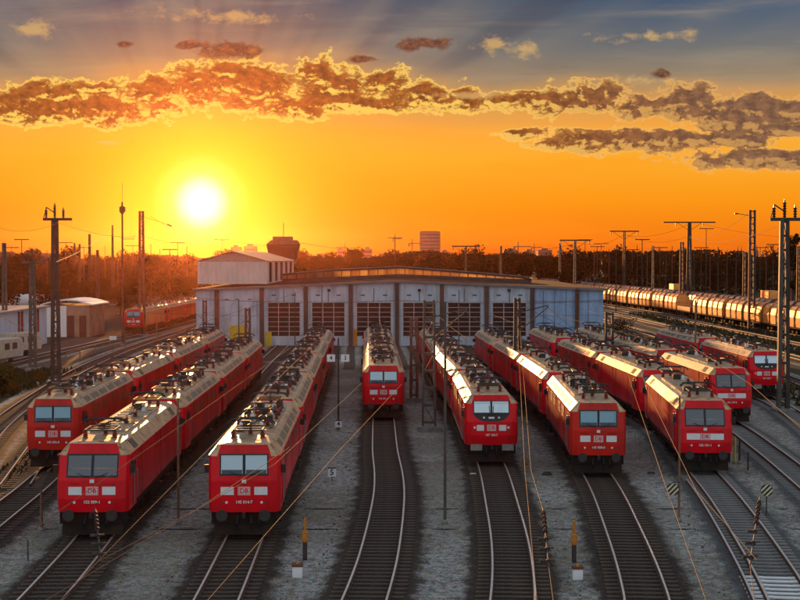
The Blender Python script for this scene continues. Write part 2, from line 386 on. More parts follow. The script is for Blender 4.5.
sl_proto = {}
def sleeper_mesh(kind):
    if kind not in sl_proto:
        b = MB(); 
        if kind == 'wood': b.box(-1.3,1.3,-.13,.13,-.32,-.16)
        else:
            b.box(-1.3,1.3,-.13,.13,-.32,-.17); b.box(-1.28,-.45,-.11,.11,-.17,-.155); b.box(.45,1.28,-.11,.11,-.17,-.155)
        for sx in (-.75, .75): b.box(sx-.16, sx+.16, -.09, .09, -.16, -.145)
        o = b.build('sleeper', {'wood': M_wood, 'concrete': M_conc, 'white': M_concw}[kind]); sl_proto[kind] = o.data; bpy.data.objects.remove(o)
    return sl_proto[kind]
TR = {}
def track(key, pts, ymax_ind=0, kind='wood', bmat=None, whites=None, check=None):
    root = bpy.data.objects.new('railway_track', None); C.objects.link(root); root['kind'] = 'structure'
    path = spline(pts, 1.0); TR[key] = path
    bm_ = MB(); prev = None; rr = random.Random(sum(map(ord, key))); EDG = []; EV = (0, .5, 1, 1, .5, 0)
    for i, p in enumerate(path):
        tg = tang(path, i); n = Vector((tg.y, -tg.x))
        w1 = 1.65 + rr.uniform(-.08,.08); w2 = 1.65 + rr.uniform(-.08,.08)
        zo = -.31 if p.y < 150 else -.302
        row = [(p.x+n.x*o_, p.y+n.y*o_, z_) for o_, z_ in ((-w1-.85, -.294), (-w1-.1, -.255), (-1.36, -.215), (1.36, -.215), (w2+.1, -.255), (w2+.85, -.294))]
        if prev:
            for q in range(5): bm_.quad(prev[q], prev[q+1], row[q+1], row[q]); EDG += [EV[q], EV[q+1], EV[q+1], EV[q]]
        prev = row
    bo_ = bm_.build('ballast', bmat or (M_ballast if kind == 'wood' else M_ballastg), root)
    at_ = bo_.data.attributes.new('bed', 'FLOAT', 'POINT'); at_.data.foreach_set('value', EDG)
    offs = [-.75, .75] + ([check] if check else [])
    for s in offs:
        hd = MB(); ft = MB(); prev = None
        for i, p in enumerate(path):
            if check and s == check and p.y > 74: break
            tg = tang(path, i); n = Vector((tg.y, -tg.x)); c_ = p + n*s
            row = [(c_-n*.036), (c_+n*.036), (c_-n*.07), (c_+n*.07), c_-n*.012, c_+n*.012]
            if prev:
                def Z(v, z): return (v.x, v.y, z)
                hd.quad(Z(prev[0],0), Z(prev[1],0), Z(row[1],0), Z(row[0],0))
                for a in (0, 1): hd.quad(Z(prev[a],0), Z(row[a],0), Z(row[a],-.04), Z(prev[a],-.04))
                for a in (4, 5): ft.quad(Z(prev[a],-.04), Z(row[a],-.04), Z(row[a],-.13), Z(prev[a],-.13))
                ft.quad(Z(prev[2],-.13), Z(prev[3],-.13), Z(row[3],-.13), Z(row[2],-.13))
                for a in (2, 3): ft.quad(Z(prev[a],-.13), Z(row[a],-.13), Z(row[a],-.16), Z(prev[a],-.16))
            prev = row
        ro = hd.build('rail', M_rail, root); ft.build('rail_web', M_railrust, ro)
    sp_ = spline(pts, .62); rest = MB(); cnt = 0
    for i, p in enumerate(sp_):
        tg = tang(sp_, i); rz = math.atan2(tg.y, tg.x) - math.pi/2 + rr.uniform(-.012,.012)
        if p.y < ymax_ind and p.y > 44 and cnt < 98:
            kk = 'white' if (whites and whites[0] < p.y < whites[1]) else kind
            o = bpy.data.objects.new('sleeper', sleeper_mesh(kk)); C.objects.link(o); o.parent = root
            o.location = (p.x, p.y, rr.uniform(-.012, .006)); o.rotation_euler = (0, 0, rz); cnt += 1
        else:
            if p.y > 330: break
            c, s = math.cos(rz), math.sin(rz)
            def T(x, y, z): return (p.x + c*x - s*y, p.y + s*x + c*y, z)
            rest.hexa([T(-1.3,-.13,-.3),T(1.3,-.13,-.3),T(1.3,.13,-.3),T(-1.3,.13,-.3)], [T(-1.3,-.13,-.16),T(1.3,-.13,-.16),T(1.3,.13,-.16),T(-1.3,.13,-.16)])
    o = rest.build('sleepers', M_wood if kind == 'wood' else M_conc, root); o['kind'] = 'stuff'
    return root

track('A', [(-17.2,44),(-17.7,56),(-18.1,64),(-18.4,70),(-18.9,77.5),(-19.3,97),(-19.5,116),(-19.8,140),(-20.8,170),(-21.4,189)], 80)
track('B', [(-11.9,40),(-12.14,47.7),(-12.5,56),(-12.85,62),(-13.2,78),(-13.5,97),(-14,120),(-14.8,150),(-15.5,189)], 62)
track('C', [(-6.1,40),(-6.24,50),(-6.4,57.7),(-6.8,76),(-7.3,96),(-7.8,117),(-8.3,139),(-9.5,189)], 61)
track('D', [(-1.8,40),(-1.2,47.7),(-.81,55.5),(-.55,67.5),(-.6,75),(-.9,85),(-1.2,102),(-1.6,120),(-2.3,150),(-3.5,189)], 104)
track('E', [(2.9,40),(3.81,47.7),(4.4,56),(4.76,65.6),(5.1,79),(5.0,97),(4.4,114),(4.0,134),(3.2,165),(2.5,189)], 82)
track('F', [(7,40),(8.35,47.7),(9.83,64.3),(10.45,74),(11,90),(11,97),(10.6,115),(9.9,134),(9.0,165),(8.7,189)], 78)
track('G', [(11.9,40),(13.2,47.7),(14.3,56),(15.6,67.5),(16.4,76.5),(17.4,88),(17.7,98),(17.1,116),(16.4,130),(15.6,150),(14.8,189)], 79, 'concrete', whites=(44,52), check=-1.22)
track('H', [(15.2,40),(18.3,50),(20.2,65),(21.4,77),(22.1,85),(23.0,98),(22.9,110),(22.4,120),(21.2,135),(20.6,150),(20.7,189)], 92, 'concrete')
track('I', [(21,60),(23.8,72),(26.2,85),(27.9,95),(29.4,107),(30.1,117),(29.8,135),(29.3,151),(29.6,200),(31,300)], 112, 'concrete')
track('J', [(33,85),(35.5,100),(37,127),(38.2,165),(37.8,230),(37,330),(36,420)])
track('K', [(41,90),(44,115),(46,150),(45.5,227),(43,330),(40,440)])
track('K2', [(50,105),(53.5,150),(53,220),(49,330),(45,460)])
track('M', [(64,150),(60.2,212),(56.5,290),(52,363),(46,470),(38,620)])
track('N', [(71,170),(68,212),(60,363),(46,600)])
track('L1', [(-23,72),(-27.9,99),(-31,125),(-33.3,150),(-34.6,183),(-34.5,240),(-34,320)], 0)
track('L2', [(-19.6,72),(-23.9,99),(-27,125),(-29.3,155),(-30.6,190),(-31,260)], 0)
track('L3', [(-43.5,150),(-41,200),(-40,220),(-39,272),(-38,340)])

# ------------------------------------------------------------------ locomotives
ZL = [1.05, 1.6, 2.35, 3.35, 3.82]
WL = [1.46, 1.49, 1.49, 1.475, 1.08]
YF = {'flat': [.04, 0, .0, .10, .17], 'slope': [.06, 0, .05, .38, .56], 'round': [.16, .02, .03, .30, .52]}
LEN = 18.0
def y0(kind, z):
    for a in range(4):
        if z <= ZL[a+1]:
            k = (z-ZL[a])/(ZL[a+1]-ZL[a]); return YF[kind][a]+(YF[kind][a+1]-YF[kind][a])*k
    return YF[kind][-1]
def outline(kind, i):
    w_, f = WL[i], YF[kind][i]; cx = w_-.36 if i < 4 else w_-.12
    half = [(cx, f), (w_-.12, f+.09), (w_, f+.36)] if i < 4 else [(cx, f), (w_-.05, f+.05), (w_, f+.2)]
    front = [(-x, y) for x, y in half[::-1]] + half
    back = [(-x, LEN-y) for x, y in front]
    return front + back           # 12 points, counter-clockwise seen from above
def fpanel(mb, kind, x0, x1, z0, z1, off=.0, th=.03):
    a = [(x0, y0(kind,z0)-off, z0), (x1, y0(kind,z0)-off, z0), (x1, y0(kind,z1)-off, z1), (x0, y0(kind,z1)-off, z1)]
    return mb.hexa([(p[0], p[1]+th, p[2]) for p in a], a)
def chq(mb, side, ya, yb, t0, t1, off=.012):
    n = Vector((.47, 0, .395)).normalized()
    def p(y, t_):
        return Vector((1.475-(1.475-1.08)*t_, y, 3.35+.47*t_)) + n*off
    pts = [p(ya,t0), p(yb,t0), p(yb,t1), p(ya,t1)]
    pts2 = [q - n*(off+.01) for q in pts]
    if side < 0: pts = [Vector((-q.x,q.y,q.z)) for q in pts]; pts2 = [Vector((-q.x,q.y,q.z)) for q in pts2]
    return mb.hexa(pts2, pts)
def ring(mb, kind, x0, x1, z0, z1, wd, off):
    fpanel(mb, kind, x0, x1, z1-wd, z1, off); fpanel(mb, kind, x0, x1, z0, z0+wd, off)
    fpanel(mb, kind, x0, x0+wd, z0+wd+.001, z1-wd-.001, off); fpanel(mb, kind, x1-wd, x1, z0+wd+.001, z1-wd-.001, off)
db_me = text_mesh('DB', .27, M_red, .006)
M_letter = mat('lettering_white', (.8,.8,.78), .5, var=.05)

def pantograph(parent, yc, d, raised=False):
    fr = MB()
    for sx in (-.62, .62): fr.bar((sx, yc-.75, 4.22), (sx, yc+.75, 4.22), .06)
    for sy in (-.75, 0, .75): fr.bar((-.62, yc+sy, 4.22), (.62, yc+sy, 4.22), .06)
    root = fr.build('pantograph', M_steel, parent)
    for (sx, sy) in ((-.62,-.6),(.62,-.6),(0,.72)) :
        MB().lathe(sx, yc+sy, [(.10,3.86),(.12,3.9),(.07,3.94),(.13,3.98),(.07,4.02),(.13,4.06),(.07,4.10),(.10,4.14),(.05,4.19)], 8).build('insulator', M_ins, root)
    ar = MB(); ar.tube([(0, yc+.6*d, 4.3), (0, yc-.2*d, 4.38), (0, yc-.9*d, 4.42)], .045)
    ar.tube([(-.05, yc-.9*d, 4.45), (-.45, yc+.55*d, 4.5)], .03); ar.tube([(.05, yc-.9*d, 4.45), (.45, yc+.55*d, 4.5)], .03)
    ar.build('arm', M_steel, root)
    hd = MB()
    for o_ in (.42, .72):
        hd.tube([(-.98, yc+o_*d, 4.36), (-.8, yc+o_*d, 4.53), (-.5, yc+o_*d, 4.57), (.5, yc+o_*d, 4.57), (.8, yc+o_*d, 4.53), (.98, yc+o_*d, 4.36)], .035, 5)
    hd.bar((-.4, yc+.42*d, 4.53), (-.4, yc+.72*d, 4.53), .04); hd.bar((.4, yc+.42*d, 4.53), (.4, yc+.72*d, 4.53), .04)
    hd.build('pan_head', M_steel, root)

def make_loco(kind, style, dense, red, glass, number, faded=False):
    root = thing('electric_locomotive', 'red electric locomotive', 'locomotive')
    # body and roof shells
    body = MB(); roof = MB(); O = [outline(kind, i) for i in range(5)]
    for lv in range(4):
        for q in range(12):
            a, b = O[lv][q], O[lv][(q+1) % 12]; c, d = O[lv+1][(q+1) % 12], O[lv+1][q]
            tgt = body if lv < 3 or q in (2, 8) else roof
            tgt.quad((a[0],a[1],ZL[lv]),(b[0],b[1],ZL[lv]),(c[0],c[1],ZL[lv+1]),(d[0],d[1],ZL[lv+1]))
    top = O[4]
    yf, yb = YF[kind][4]+.25, LEN-YF[kind][4]-.25
    ins = [(-.7, yf), (.7, yf), (.7, yb), (-.7, yb)]
    F_ = lambda p: (p[0], p[1], 3.82); I_ = lambda p: (p[0], p[1], 3.88)
    roof.quad(F_(top[0]), F_(top[1]), F_(top[2]), F_(top[3]), F_(top[4]), F_(top[5]), I_(ins[1]), I_(ins[0]))
    roof.quad(F_(top[5]), F_(top[6]), I_(ins[2]), I_(ins[1]))
    roof.quad(F_(top[6]), F_(top[7]), F_(top[8]), F_(top[9]), F_(top[10]), F_(top[11]), I_(ins[3]), I_(ins[2]))
    roof.quad(F_(top[11]), F_(top[0]), I_(ins[0]), I_(ins[3])); roof.quad(*[I_(p) for p in ins])
    body.quad(*[(p[0], p[1], ZL[0]) for p in O[0]][::-1])
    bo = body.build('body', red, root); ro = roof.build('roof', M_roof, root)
    for (sx) in (-1, 1):                         # gutter between side and roof
        MB().bar((sx*1.488, .5, 3.345), (sx*1.488, LEN-.5, 3.345), .035).build('gutter', red, ro)
    # roof hatches
    hx = .92 if dense else .8
    for (a, b) in ((3.9,6.4),(6.6,9.0),(9.2,11.6),(11.8,14.1)):
        hb = MB(); hb.box(-hx, hx, a, b, 3.84, 3.93)
        for q in range(3):
            yy = a+.3+q*(b-a-.6)/2; hb.box(-hx+.1, hx-.1, yy-.04, yy+.04, 3.93, 3.96)
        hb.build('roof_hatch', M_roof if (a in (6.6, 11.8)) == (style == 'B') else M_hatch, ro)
    # cooling louvres on the chamfers
    for side in (-1, 1):
        if style == 'B':
            for yc in (2.6, 15.0):
                vb = MB(); chq(vb, side, yc-.5, yc+.5, .12, .86)
                v_ = vb.build('roof_vent', M_black, ro)
                for q in range(3): l_ = MB(); chq(l_, side, yc-.34+q*.32, yc-.29+q*.32, .14, .84, .03); l_.build('vent_bar', M_hatch, v_)
        else:
            for (a, b) in ((2.2,3.6),(4.1,6.2),(6.5,8.6),(9.2,11.3),(11.6,13.7),(14.4,15.8)):
                vb = MB(); chq(vb, side, a, b, .18, .78); v_ = vb.build('roof_vent', M_hatch, ro); l_ = MB()
                for q in range(4): chq(l_, side, a+.1, b-.1, .25+q*.13, .29+q*.13, .028)
                l_.build('vent_bar', M_steel, v_)
    pantograph(root, 2.55, 1); pantograph(root, LEN-2.55, -1)
    # high voltage equipment along the roof
    sides = (-.45, .45) if dense else (.35,)
    for sx in sides:
        bus = MB(); pts = []
        ys = [4.3, 5.6, 6.9, 8.2, 9.5, 10.8, 12.1, 13.5]
        for q, yy in enumerate(ys):
            pts.append((sx+(.12 if q % 2 else -.05), yy, 4.28))
        bus.tube(pts, .03, 5); bu = bus.build('bus_bar', M_steel, root)
        for q, pnt in enumerate(pts):
            if not dense and q % 2: continue
            MB().lathe(pnt[0], pnt[1], [(.10,3.92),(.13,3.97),(.07,4.0),(.13,4.04),(.07,4.07),(.13,4.11),(.07,4.15),(.09,4.2),(.04,4.28)], 8).build('insulator', M_ins if q % 3 else M_white, bu)
    for (bx, by, sx, sy, h) in ([(-.35,4.6,.5,.5,.34),(.5,7.4,.36,.8,.28),(-.6,8.9,.3,.6,.42),(.1,10.2,.5,.3,.3),(-.4,12.4,.5,.6,.36),(.6,13,.2,.3,.45)] if dense else [(-.35,5.0,.45,.6,.22),(.0,12.8,.5,.5,.28)]):
        e = MB(); e.box(bx-sx/2, bx+sx/2, by-sy/2, by+sy/2, 3.93, 3.93+h); e.box(bx-sx/2+.05, bx+sx/2-.05, by-sy/2+.05, by+sy/2-.05, 3.93+h, 3.97+h)
        e.build('switch_gear', M_steel, root)
    if dense:
        rq = random.Random(int(number[-3:-2])+len(number)*7)
        for q in range(16):
            xx, yy = rq.choice((-.78,-.15,.15,.78)), 4.2+q*.62
            hh_ = rq.uniform(.16,.34); e = MB().lathe(xx, yy, [(.09,3.9),(.12,3.95),(.06,3.98),(.12,4.02),(.06,4.05),(.1,3.9+hh_),(.03,3.93+hh_)], 7).build('insulator', rq.choice((M_ins,M_ins,M_insd,M_grey)), root)
        for q in range(4):
            xx = rq.uniform(-.7,.7); ya = 4.3+q*2.4; MB().tube([(xx,ya,4.0),(xx,ya+.1,4.16),(xx+rq.uniform(-.3,.3),ya+1.6,4.16),(xx,ya+1.8,3.97)], .028, 5).build('cable', M_steel, root)
        for yy in (5.2, 8.5, 11.5): MB().tube([(-.95,yy,4.12),(-.6,yy,4.38),(.6,yy,4.38),(.95,yy,4.12)], .035, 5).build('cross_bar', M_steel, root)
    # cab fronts: both ends share one builder, the rear one is mirrored through
    for end in (0, 1):
        front = MB() if True else None
        def put(mb, name, m_, par=root, lab=None):
            if end:
                mb.v = [(-x, LEN-y, z) for x, y, z in mb.v]
            o = mb.build(name, m_, par)
            if lab: o['label'] = lab
            return o
        if style == 'C':
            mk = MB(); n = 16; top_z = 3.52
            lower = []
            for q in range(n+1):
                x = -1.02+2.04*q/n; zl = 2.38 + .42*max(0, abs(x/1.02)**4 - .0)*1.0; lower.append((x, zl))
            for a, b in zip(lower, lower[1:]):
                for (zz0a, zz0b, zz1) in ((a[1], b[1], 3.35), (3.35, 3.35, top_z)):
                    if a[0] < -1.0 or b[0] > 1.0: pass
                    f_ = [(a[0], y0(kind,zz0a)-.012, zz0a), (b[0], y0(kind,zz0b)-.012, zz0b), (b[0], y0(kind,zz1)-.012, zz1), (a[0], y0(kind,zz1)-.012, zz1)]
                    mk.hexa([(p[0], p[1]+.03, p[2]) for p in f_], f_)
            mo = put(mk, 'window_mask', M_black)
            for sx in (-1, 1):
                g_ = MB(); xa, xb = sorted((sx*.06, sx*.96))
                fpanel(g_, kind, xa, xb, 2.86, 3.345, .022); fpanel(g_, kind, xa, xb, 3.352, 3.47, .022); put(g_, 'windscreen', glass, mo)
                wp = MB(); wp.tube([(sx*.08, y0(kind,2.7)-.06, 2.62), (sx*.12, y0(kind,3.1)-.06, 3.25)], .018, 5); wp.tube([(sx*.08, y0(kind,2.7)-.06, 2.64), (sx*.38, y0(kind,2.9)-.06, 2.88)], .012, 5); put(wp, 'wiper', M_black, mo)
            for sx in (-.42, .42):
                l_ = MB(); fpanel(l_, kind, sx-.05, sx+.05, 2.55, 2.63, .03); put(l_, 'headlight', M_lens, mo)
            nb = MB(); fpanel(nb, kind, -.16, .16, 2.53, 2.63, .02); put(nb, 'number_display', M_white, mo)
            for sx in (-1, 1):
                xa, xb = sorted((sx*.42, sx*.82)); g_ = MB(); fpanel(g_, kind, xa, xb, 1.86, 2.18, .015); put(g_, 'white_panel', M_white)
                hl = MB(); cxx = sx*.94
                for rr_, zz in ((.13, 2.04), (.10, 1.84)):
                    pts = [(cxx+rr_*math.cos(an*math.pi/6), y0(kind,zz)-.02 + (.05 if abs(cxx) > .9 else 0), zz+rr_*math.sin(an*math.pi/6)) for an in range(12)]
                    hl.quad(*pts); i0 = len(hl.v); hl.v += [(p[0], p[1]+.08, p[2]) for p in pts]; base_i = i0-12
                    for q in range(12): hl.f.append((base_i+q, base_i+(q+1) % 12, i0+(q+1) % 12, i0+q))
                ho = put(hl, 'headlight_housing', M_black)
                li = MB(); li.box(cxx-.06, cxx+.06, y0(kind,2.04)-.03, y0(kind,2.04)+.04, 1.98, 2.1); put(li, 'headlight', M_lens, ho)
            bn = MB(); pr = [(-1.12,2.1),(-1.0,1.6),(-.85,1.48),(.85,1.48),(1.0,1.6),(1.12,2.1)]
            for a, b in zip(pr, pr[1:]): bn.bar((a[0], y0(kind,a[1])-.01, a[1]), (b[0], y0(kind,b[1])-.01, b[1]), .03)
            put(bn, 'nose_crease', red)
            lz = 2.02
        else:
            band = MB()
            zw0, zw1 = (2.60, 3.42) if style == 'A' else (2.52, 3.36)
            if style == 'A':
                fpanel(band, kind, -1.0, 1.0, zw0-.04, 3.349, .008); fpanel(band, kind, -1.0, 1.0, 3.351, zw1+.03, .008)
            else:
                fpanel(band, kind, -1.06, 1.06, zw0-.05, 3.349, .008); fpanel(band, kind, -1.04, 1.04, 3.351, 3.42, .008)
            bo_ = put(band, 'window_frame', M_black)
            for sx in (-1, 1):
                xa, xb = sorted((sx*.06, sx*(.94 if style == 'A' else 1.0)))
                g_ = MB(); fpanel(g_, kind, xa, xb, zw0+.03, 3.347, .02)
                if style == 'A': fpanel(g_, kind, xa, xb, 3.353, zw1-.03, .02)
                put(g_, 'windscreen', glass, bo_)
                sh = MB(); za_, zb_ = (zw0+.03, zw0+.2) if style == 'A' else (zw0+.3, zw0+.335); fpanel(sh, kind, xa+.02, xb-.02, za_, zb_, .024); put(sh, 'cab_desk', M_desk if style == 'A' else M_hatch, bo_)
                wp = MB(); wp.tube([(sx*.12, y0(kind,zw0)-.05, zw0-.06), (sx*.62, y0(kind,zw0+.1)-.04, zw0+.13)], .012, 5); put(wp, 'wiper', M_black, bo_)
            wide = style == 'B' and number != '152 009-1'
            for sx in (-1, 1):
                xa, xb = sorted((sx*(.27 if wide else .42), sx*(.98 if wide else .96)))
                g_ = MB(); fpanel(g_, kind, xa, xb, 1.77, 2.1, .014); put(g_, 'white_panel', M_white)
                hr = MB(); hr.tube([(sx*.5, -.05, 2.24), (sx*.95, -.05, 2.24)], .015, 5); put(hr, 'handrail', M_steel)
                for q, xx in enumerate((.72, .88)):
                    l_ = MB(); cx_, cz_ = sx*xx, 1.46; r_ = .055
                    pts = [(cx_+r_*math.cos(an*math.pi/5), y0(kind,cz_)-.03, cz_+r_*math.sin(an*math.pi/5)) for an in range(10)]
                    l_.quad(*pts); l_.v += [(p[0], p[1]+.06, p[2]) for p in pts]
                    for z_ in range(10): l_.f.append((z_, (z_+1) % 10, 10+(z_+1) % 10, 10+z_))
                    put(l_, 'headlight' if q == 0 else 'tail_light', M_lens if q == 0 else M_ins)
            l_ = MB(); l_.box(-.09, .09, y0(kind,2.33)-.05, y0(kind,2.33)+.05, 2.26, 2.40); put(l_, 'top_headlight', M_lens)
            lz = 1.93
        # logo plate with red letters, running number
        pl = MB(); fpanel(pl, kind, -.25, .25, lz-.17, lz+.17, .014)
        po = put(pl, 'logo_plate', M_letter)
        rg_ = MB(); ring(rg_, kind, -.225, .225, lz-.145, lz+.145, .022, .02); put(rg_, 'logo_border', M_red, po)
        def letters(me, nm, x, z, par):
            o = bpy.data.objects.new(nm, me); C.objects.link(o); o.parent = par
            yy = y0(kind, z)-.024
            if end: o.location = (-x, LEN-yy, z); o.rotation_euler = (math.pi/2, 0, math.pi)
            else: o.location = (x, yy, z); o.rotation_euler = (math.pi/2, 0, 0)
            return o
        letters(db_me, 'logo_letters', 0, lz, po)
        letters(text_mesh(number, .17, M_letter, .004), 'running_number', 0, 1.47 if style != 'C' else 1.62, root)
        # below the cab
        pf = MB(); pf.box(-1.35, 1.35, .15, .75, .55, 1.049); pf.hexa([(-1.25,.05,.12),(1.25,.05,.12),(1.25,.5,.12),(-1.25,.5,.12)], [(-1.25,.2,.55),(1.25,.2,.55),(1.25,.7,.55),(-1.25,.7,.55)])
        put(pf, 'buffer_beam', M_frame)
        ck = MB(); ck.box(-.07,.07,-.3,.2,.85,1.05); ck.tube([(-.25,.1,.9),(-.3,-.12,.6),(-.28,.05,.35)], .035, 6); ck.tube([(.25,.1,.9),(.3,-.12,.6),(.28,.05,.35)], .035, 6); ck.tube([(.6,.1,.9),(.62,-.1,.6),(.55,.05,.4)], .03, 6)
        put(ck, 'coupling', M_black)
        for sx in (-.875, .875):
            bf = MB(); bf.tube([(sx, .2, 1.0), (sx, -.42, 1.0)], .1, 10)
            if style == 'C': bf.box(sx-.32, sx+.32, -.48, -.42, .82, 1.16)
            else: bf.tube([(sx, -.42, 1.0), (sx, -.47, 1.0)], .24, 14)
            put(bf, 'buffer', M_steel if style != 'C' else M_grey)
        for side in (-1, 1):
            dr = MB(); x_ = side*1.492
            dr.box(min(x_, x_+side*.02), max(x_, x_+side*.02), 1.25, 1.95, 1.2, 3.15); do = put(dr, 'cab_door', red)
            dw = MB(); x2 = side*1.514; dw.box(min(x2, x2+side*.01), max(x2, x2+side*.01), 1.38, 1.82, 2.35, 3.0); put(dw, 'door_window', M_glass, do)
            sw = MB(); sw.box(min(x_, x_+side*.015), max(x_, x_+side*.015), .62, 1.12, 2.45, 3.1); put(sw, 'side_window', M_glass)
            for yy in (1.18, 2.03):
                h_ = MB(); h_.tube([(side*1.5,yy,1.3),(side*1.56,yy,1.36),(side*1.56,yy,2.5),(side*1.5,yy,2.56)], .018, 5); put(h_, 'handrail', M_grey)
            st = MB(); st.box(min(side*1.2,side*1.44), max(side*1.2,side*1.44), 1.3, 1.9, .42, .47); st.box(min(side*1.2,side*1.44), max(side*1.2,side*1.44), 1.3, 1.9, .72, .77); put(st, 'cab_step', M_frame)
            mr = MB(); mr.box(min(side*1.5,side*1.68), max(side*1.5,side*1.68), .5, .56, 2.6, 2.95); put(mr, 'mirror', M_black)
    # sides
    for side in (-1, 1):
        x_ = side*1.485; sl = MB(); sl.box(min(x_,x_+side*.012), max(x_,x_+side*.012), 2.3, LEN-2.3, 1.06, 1.24); sl.build('sill_strip', M_frame if style != 'C' else M_hatch, root)
        for yy in (3.6, 8.4, 9.6, 14.4): MB().box(min(x_-.02*side, x_+side*.012), max(x_-.02*side, x_+side*.012), yy-.02, yy+.02, 1.25, 3.3).build('panel_seam', M_ins, bo)
        if style != 'B':
            for yy in (4.0, 6.4, 10.0, 12.4):
                gr = MB(); gr.box(min(x_, x_+side*.008), max(x_, x_+side*.008), yy-.03, yy+1.63, 2.58, 3.2)
                for q in range(5): gr.box(min(x_, x_+side*.02), max(x_, x_+side*.02), yy, yy+1.6, 2.62+q*.12, 2.67+q*.12)
                gr.build('side_louvre', M_ins, bo)
    fr = MB(); fr.box(-1.25, 1.25, .9, LEN-.9, .7, 1.048); fr.box(-1.3, 1.3, 7.2, 10.8, .35, .7); fr.build('underframe', M_frame, root)
    for yc in (4.0, LEN-4.0):
        bg_ = MB()
        for side in (-1, 1):
            bg_.box(side*1.12-.08, side*1.12+.08, yc-2.0, yc+2.0, .5, .78)
            for yy in (-1.3, 1.3): bg_.box(side*1.12-.14, side*1.12+.14, yc+yy-.22, yc+yy+.22, .4, .85); bg_.tube([(side*1.2, yc+yy+.5, .4), (side*1.2, yc+yy+.5, .95)], .11, 8)
        bo2 = bg_.build('bogie', M_frame, root)
        for yy in (-1.3, 1.3):
            wh = MB()
            for side in (-1, 1): wh.tube([(side*.68, yc+yy, .6), (side*.82, yc+yy, .6)], .6, 20)
            wh.tube([(-.7, yc+yy, .6), (.7, yc+yy, .6)], .09, 8); wh.build('wheelset', M_frame, bo2)
    return root

def place_on(key, Y, o, z=0):
    path = TR[key]
    def near(y): return min(path, key=lambda p: abs(p.y-y))
    a = near(Y+.9); b = near(Y+17)
    ang = math.atan2(b.y-a.y, b.x-a.x) - math.pi/2
    dr_ = (b-a).normalized(); s = a - dr_*(.9*1)
    o.location = (s.x, s.y, z); o.rotation_euler = (0, 0, ang)
protos = {}
LG = 'red electric locomotives parked in rows before the depot'
def loco(key, Y, typ, label, number=None):
    spec = {'A': ('flat','A',True,M_red,M_glassm), 'A2': ('flat','A',True,M_red2,M_glasst), 'B': ('slope','B',False,M_red,M_glass), 'C': ('round','C',True,M_red,M_glassp), 'AD': ('flat','A',True,M_red,M_glass)}[typ]
    kk = (typ, number)
    if kk not in protos:
        protos[kk] = make_loco(*spec, number or '155 204-0'); o = protos[kk]
    else: o = copy_tree(protos[kk])
    place_on(key, Y, o); tag(o, label, 'locomotive', LG); return o
loco('B', 57.9, 'B', 'large red locomotive at the lower left with dark windscreen and bare cream roof', '152 009-1')
loco('B', 76.9, 'A', 'second red locomotive in the near left row, coupled behind the big bare-roofed one', '145 021-8')
loco('B', 95.9, 'A', 'third red locomotive in the near left row, halfway back to the depot', '145 021-8')
loco('B', 114.9, 'A', 'last red locomotive in the near left row, in front of the yellow depot door', '145 021-8')
loco('A', 77.0, 'A2', 'faded red locomotive heading the outermost left row, near the bush and lattice mast', '145 002-8')
loco('A', 96.5, 'B', 'second locomotive of the outermost left row, with smooth cream roof and dark corner vents', '152 009-1')
loco('A', 115.5, 'A', 'third locomotive of the outermost left row, sun-glared and close to the depot corner', '145 021-8')
loco('A', 134.5, 'A', 'last locomotive of the outermost left row, beside the white depot wall', '145 021-8')
loco('C', 57.7, 'A', 'front red locomotive with pale windscreen and orange marker post on its right', '145 014-7')
loco('C', 76.7, 'A', 'second locomotive behind the pale-windowed one in the row left of the centre track', '145 021-8')
loco('C', 95.7, 'A2', 'third locomotive of the five standing in the row left of the centre track', '145 002-8')
loco('C', 114.7, 'A', 'fourth locomotive of the five standing in the row left of the centre track', '145 021-8')
loco('C', 133.7, 'A', 'rearmost of the five locomotives left of the centre track, nearest the depot gate', '145 021-8')
loco('D', 101, 'A', 'small-looking red locomotive alone at the head of the curving centre track', '145 031-1')
loco('D', 120, 'A', 'second locomotive on the centre track, close behind the head one', '145 021-8')
loco('D', 139, 'A', 'rear locomotive on the centre track, below the middle depot window', '145 021-8')
loco('E', 79.3, 'C', 'bright red locomotive with black window mask and rounded nose right of the centre track', '187 102-7')
loco('E', 98.3, 'A', 'second locomotive behind the black-masked one, roof crowded with equipment', '145 021-8')
loco('E', 117.3, 'A', 'third locomotive behind the black-masked one', '145 021-8')
loco('E', 136.3, 'A', 'rear locomotive of the row headed by the black-masked one', '145 021-8')
loco('F', 75.2, 'A2', 'orange-tinted red locomotive with blue-grey windscreen and louvred roof edge right of centre', '145 058-0')
loco('F', 94.6, 'B', 'second locomotive in the right-of-centre row, golden roof edge with dark vents', '152 009-1')
loco('F', 113.6, 'A', 'third locomotive in the right-of-centre row', '145 021-8')
loco('F', 132.6, 'A', 'rear locomotive in the right-of-centre row, by the depot gates', '145 021-8')
loco('G', 76.3, 'B', 'large red locomotive with dark windscreen and golden roof edge at the right foreground', '152 151-1')
loco('G', 97.0, 'B', 'second locomotive behind the large golden-edged one on the right', '152 009-1')
loco('G', 116.0, 'A2', 'third locomotive of the golden-edged row, its side in dark shade', '145 002-8')
loco('G', 137.0, 'A', 'rear locomotive of the golden-edged row, before the blue depot wall', '145 021-8')
loco('H', 98.5, 'B', 'red locomotive with dark windscreen behind and right of the large right foreground one', '152 137-0')
loco('H', 118.3, 'A', 'second locomotive behind the one with the blue roof panels', '145 021-8')
loco('H', 138.5, 'A', 'rear locomotive of the second row from the right, beside the blue depot wall', '145 021-8')
loco('I', 116.5, 'C', 'outermost right locomotive with pale windscreen, black mask and cream roof', '187 102-7')
loco('I', 136.5, 'A', 'second locomotive of the outermost right row, behind the black-masked one', '145 021-8')
loco('L3', 214, 'A2', 'distant red locomotive with windscreen facing the lattice masts, left of the depot', '145 002-8')
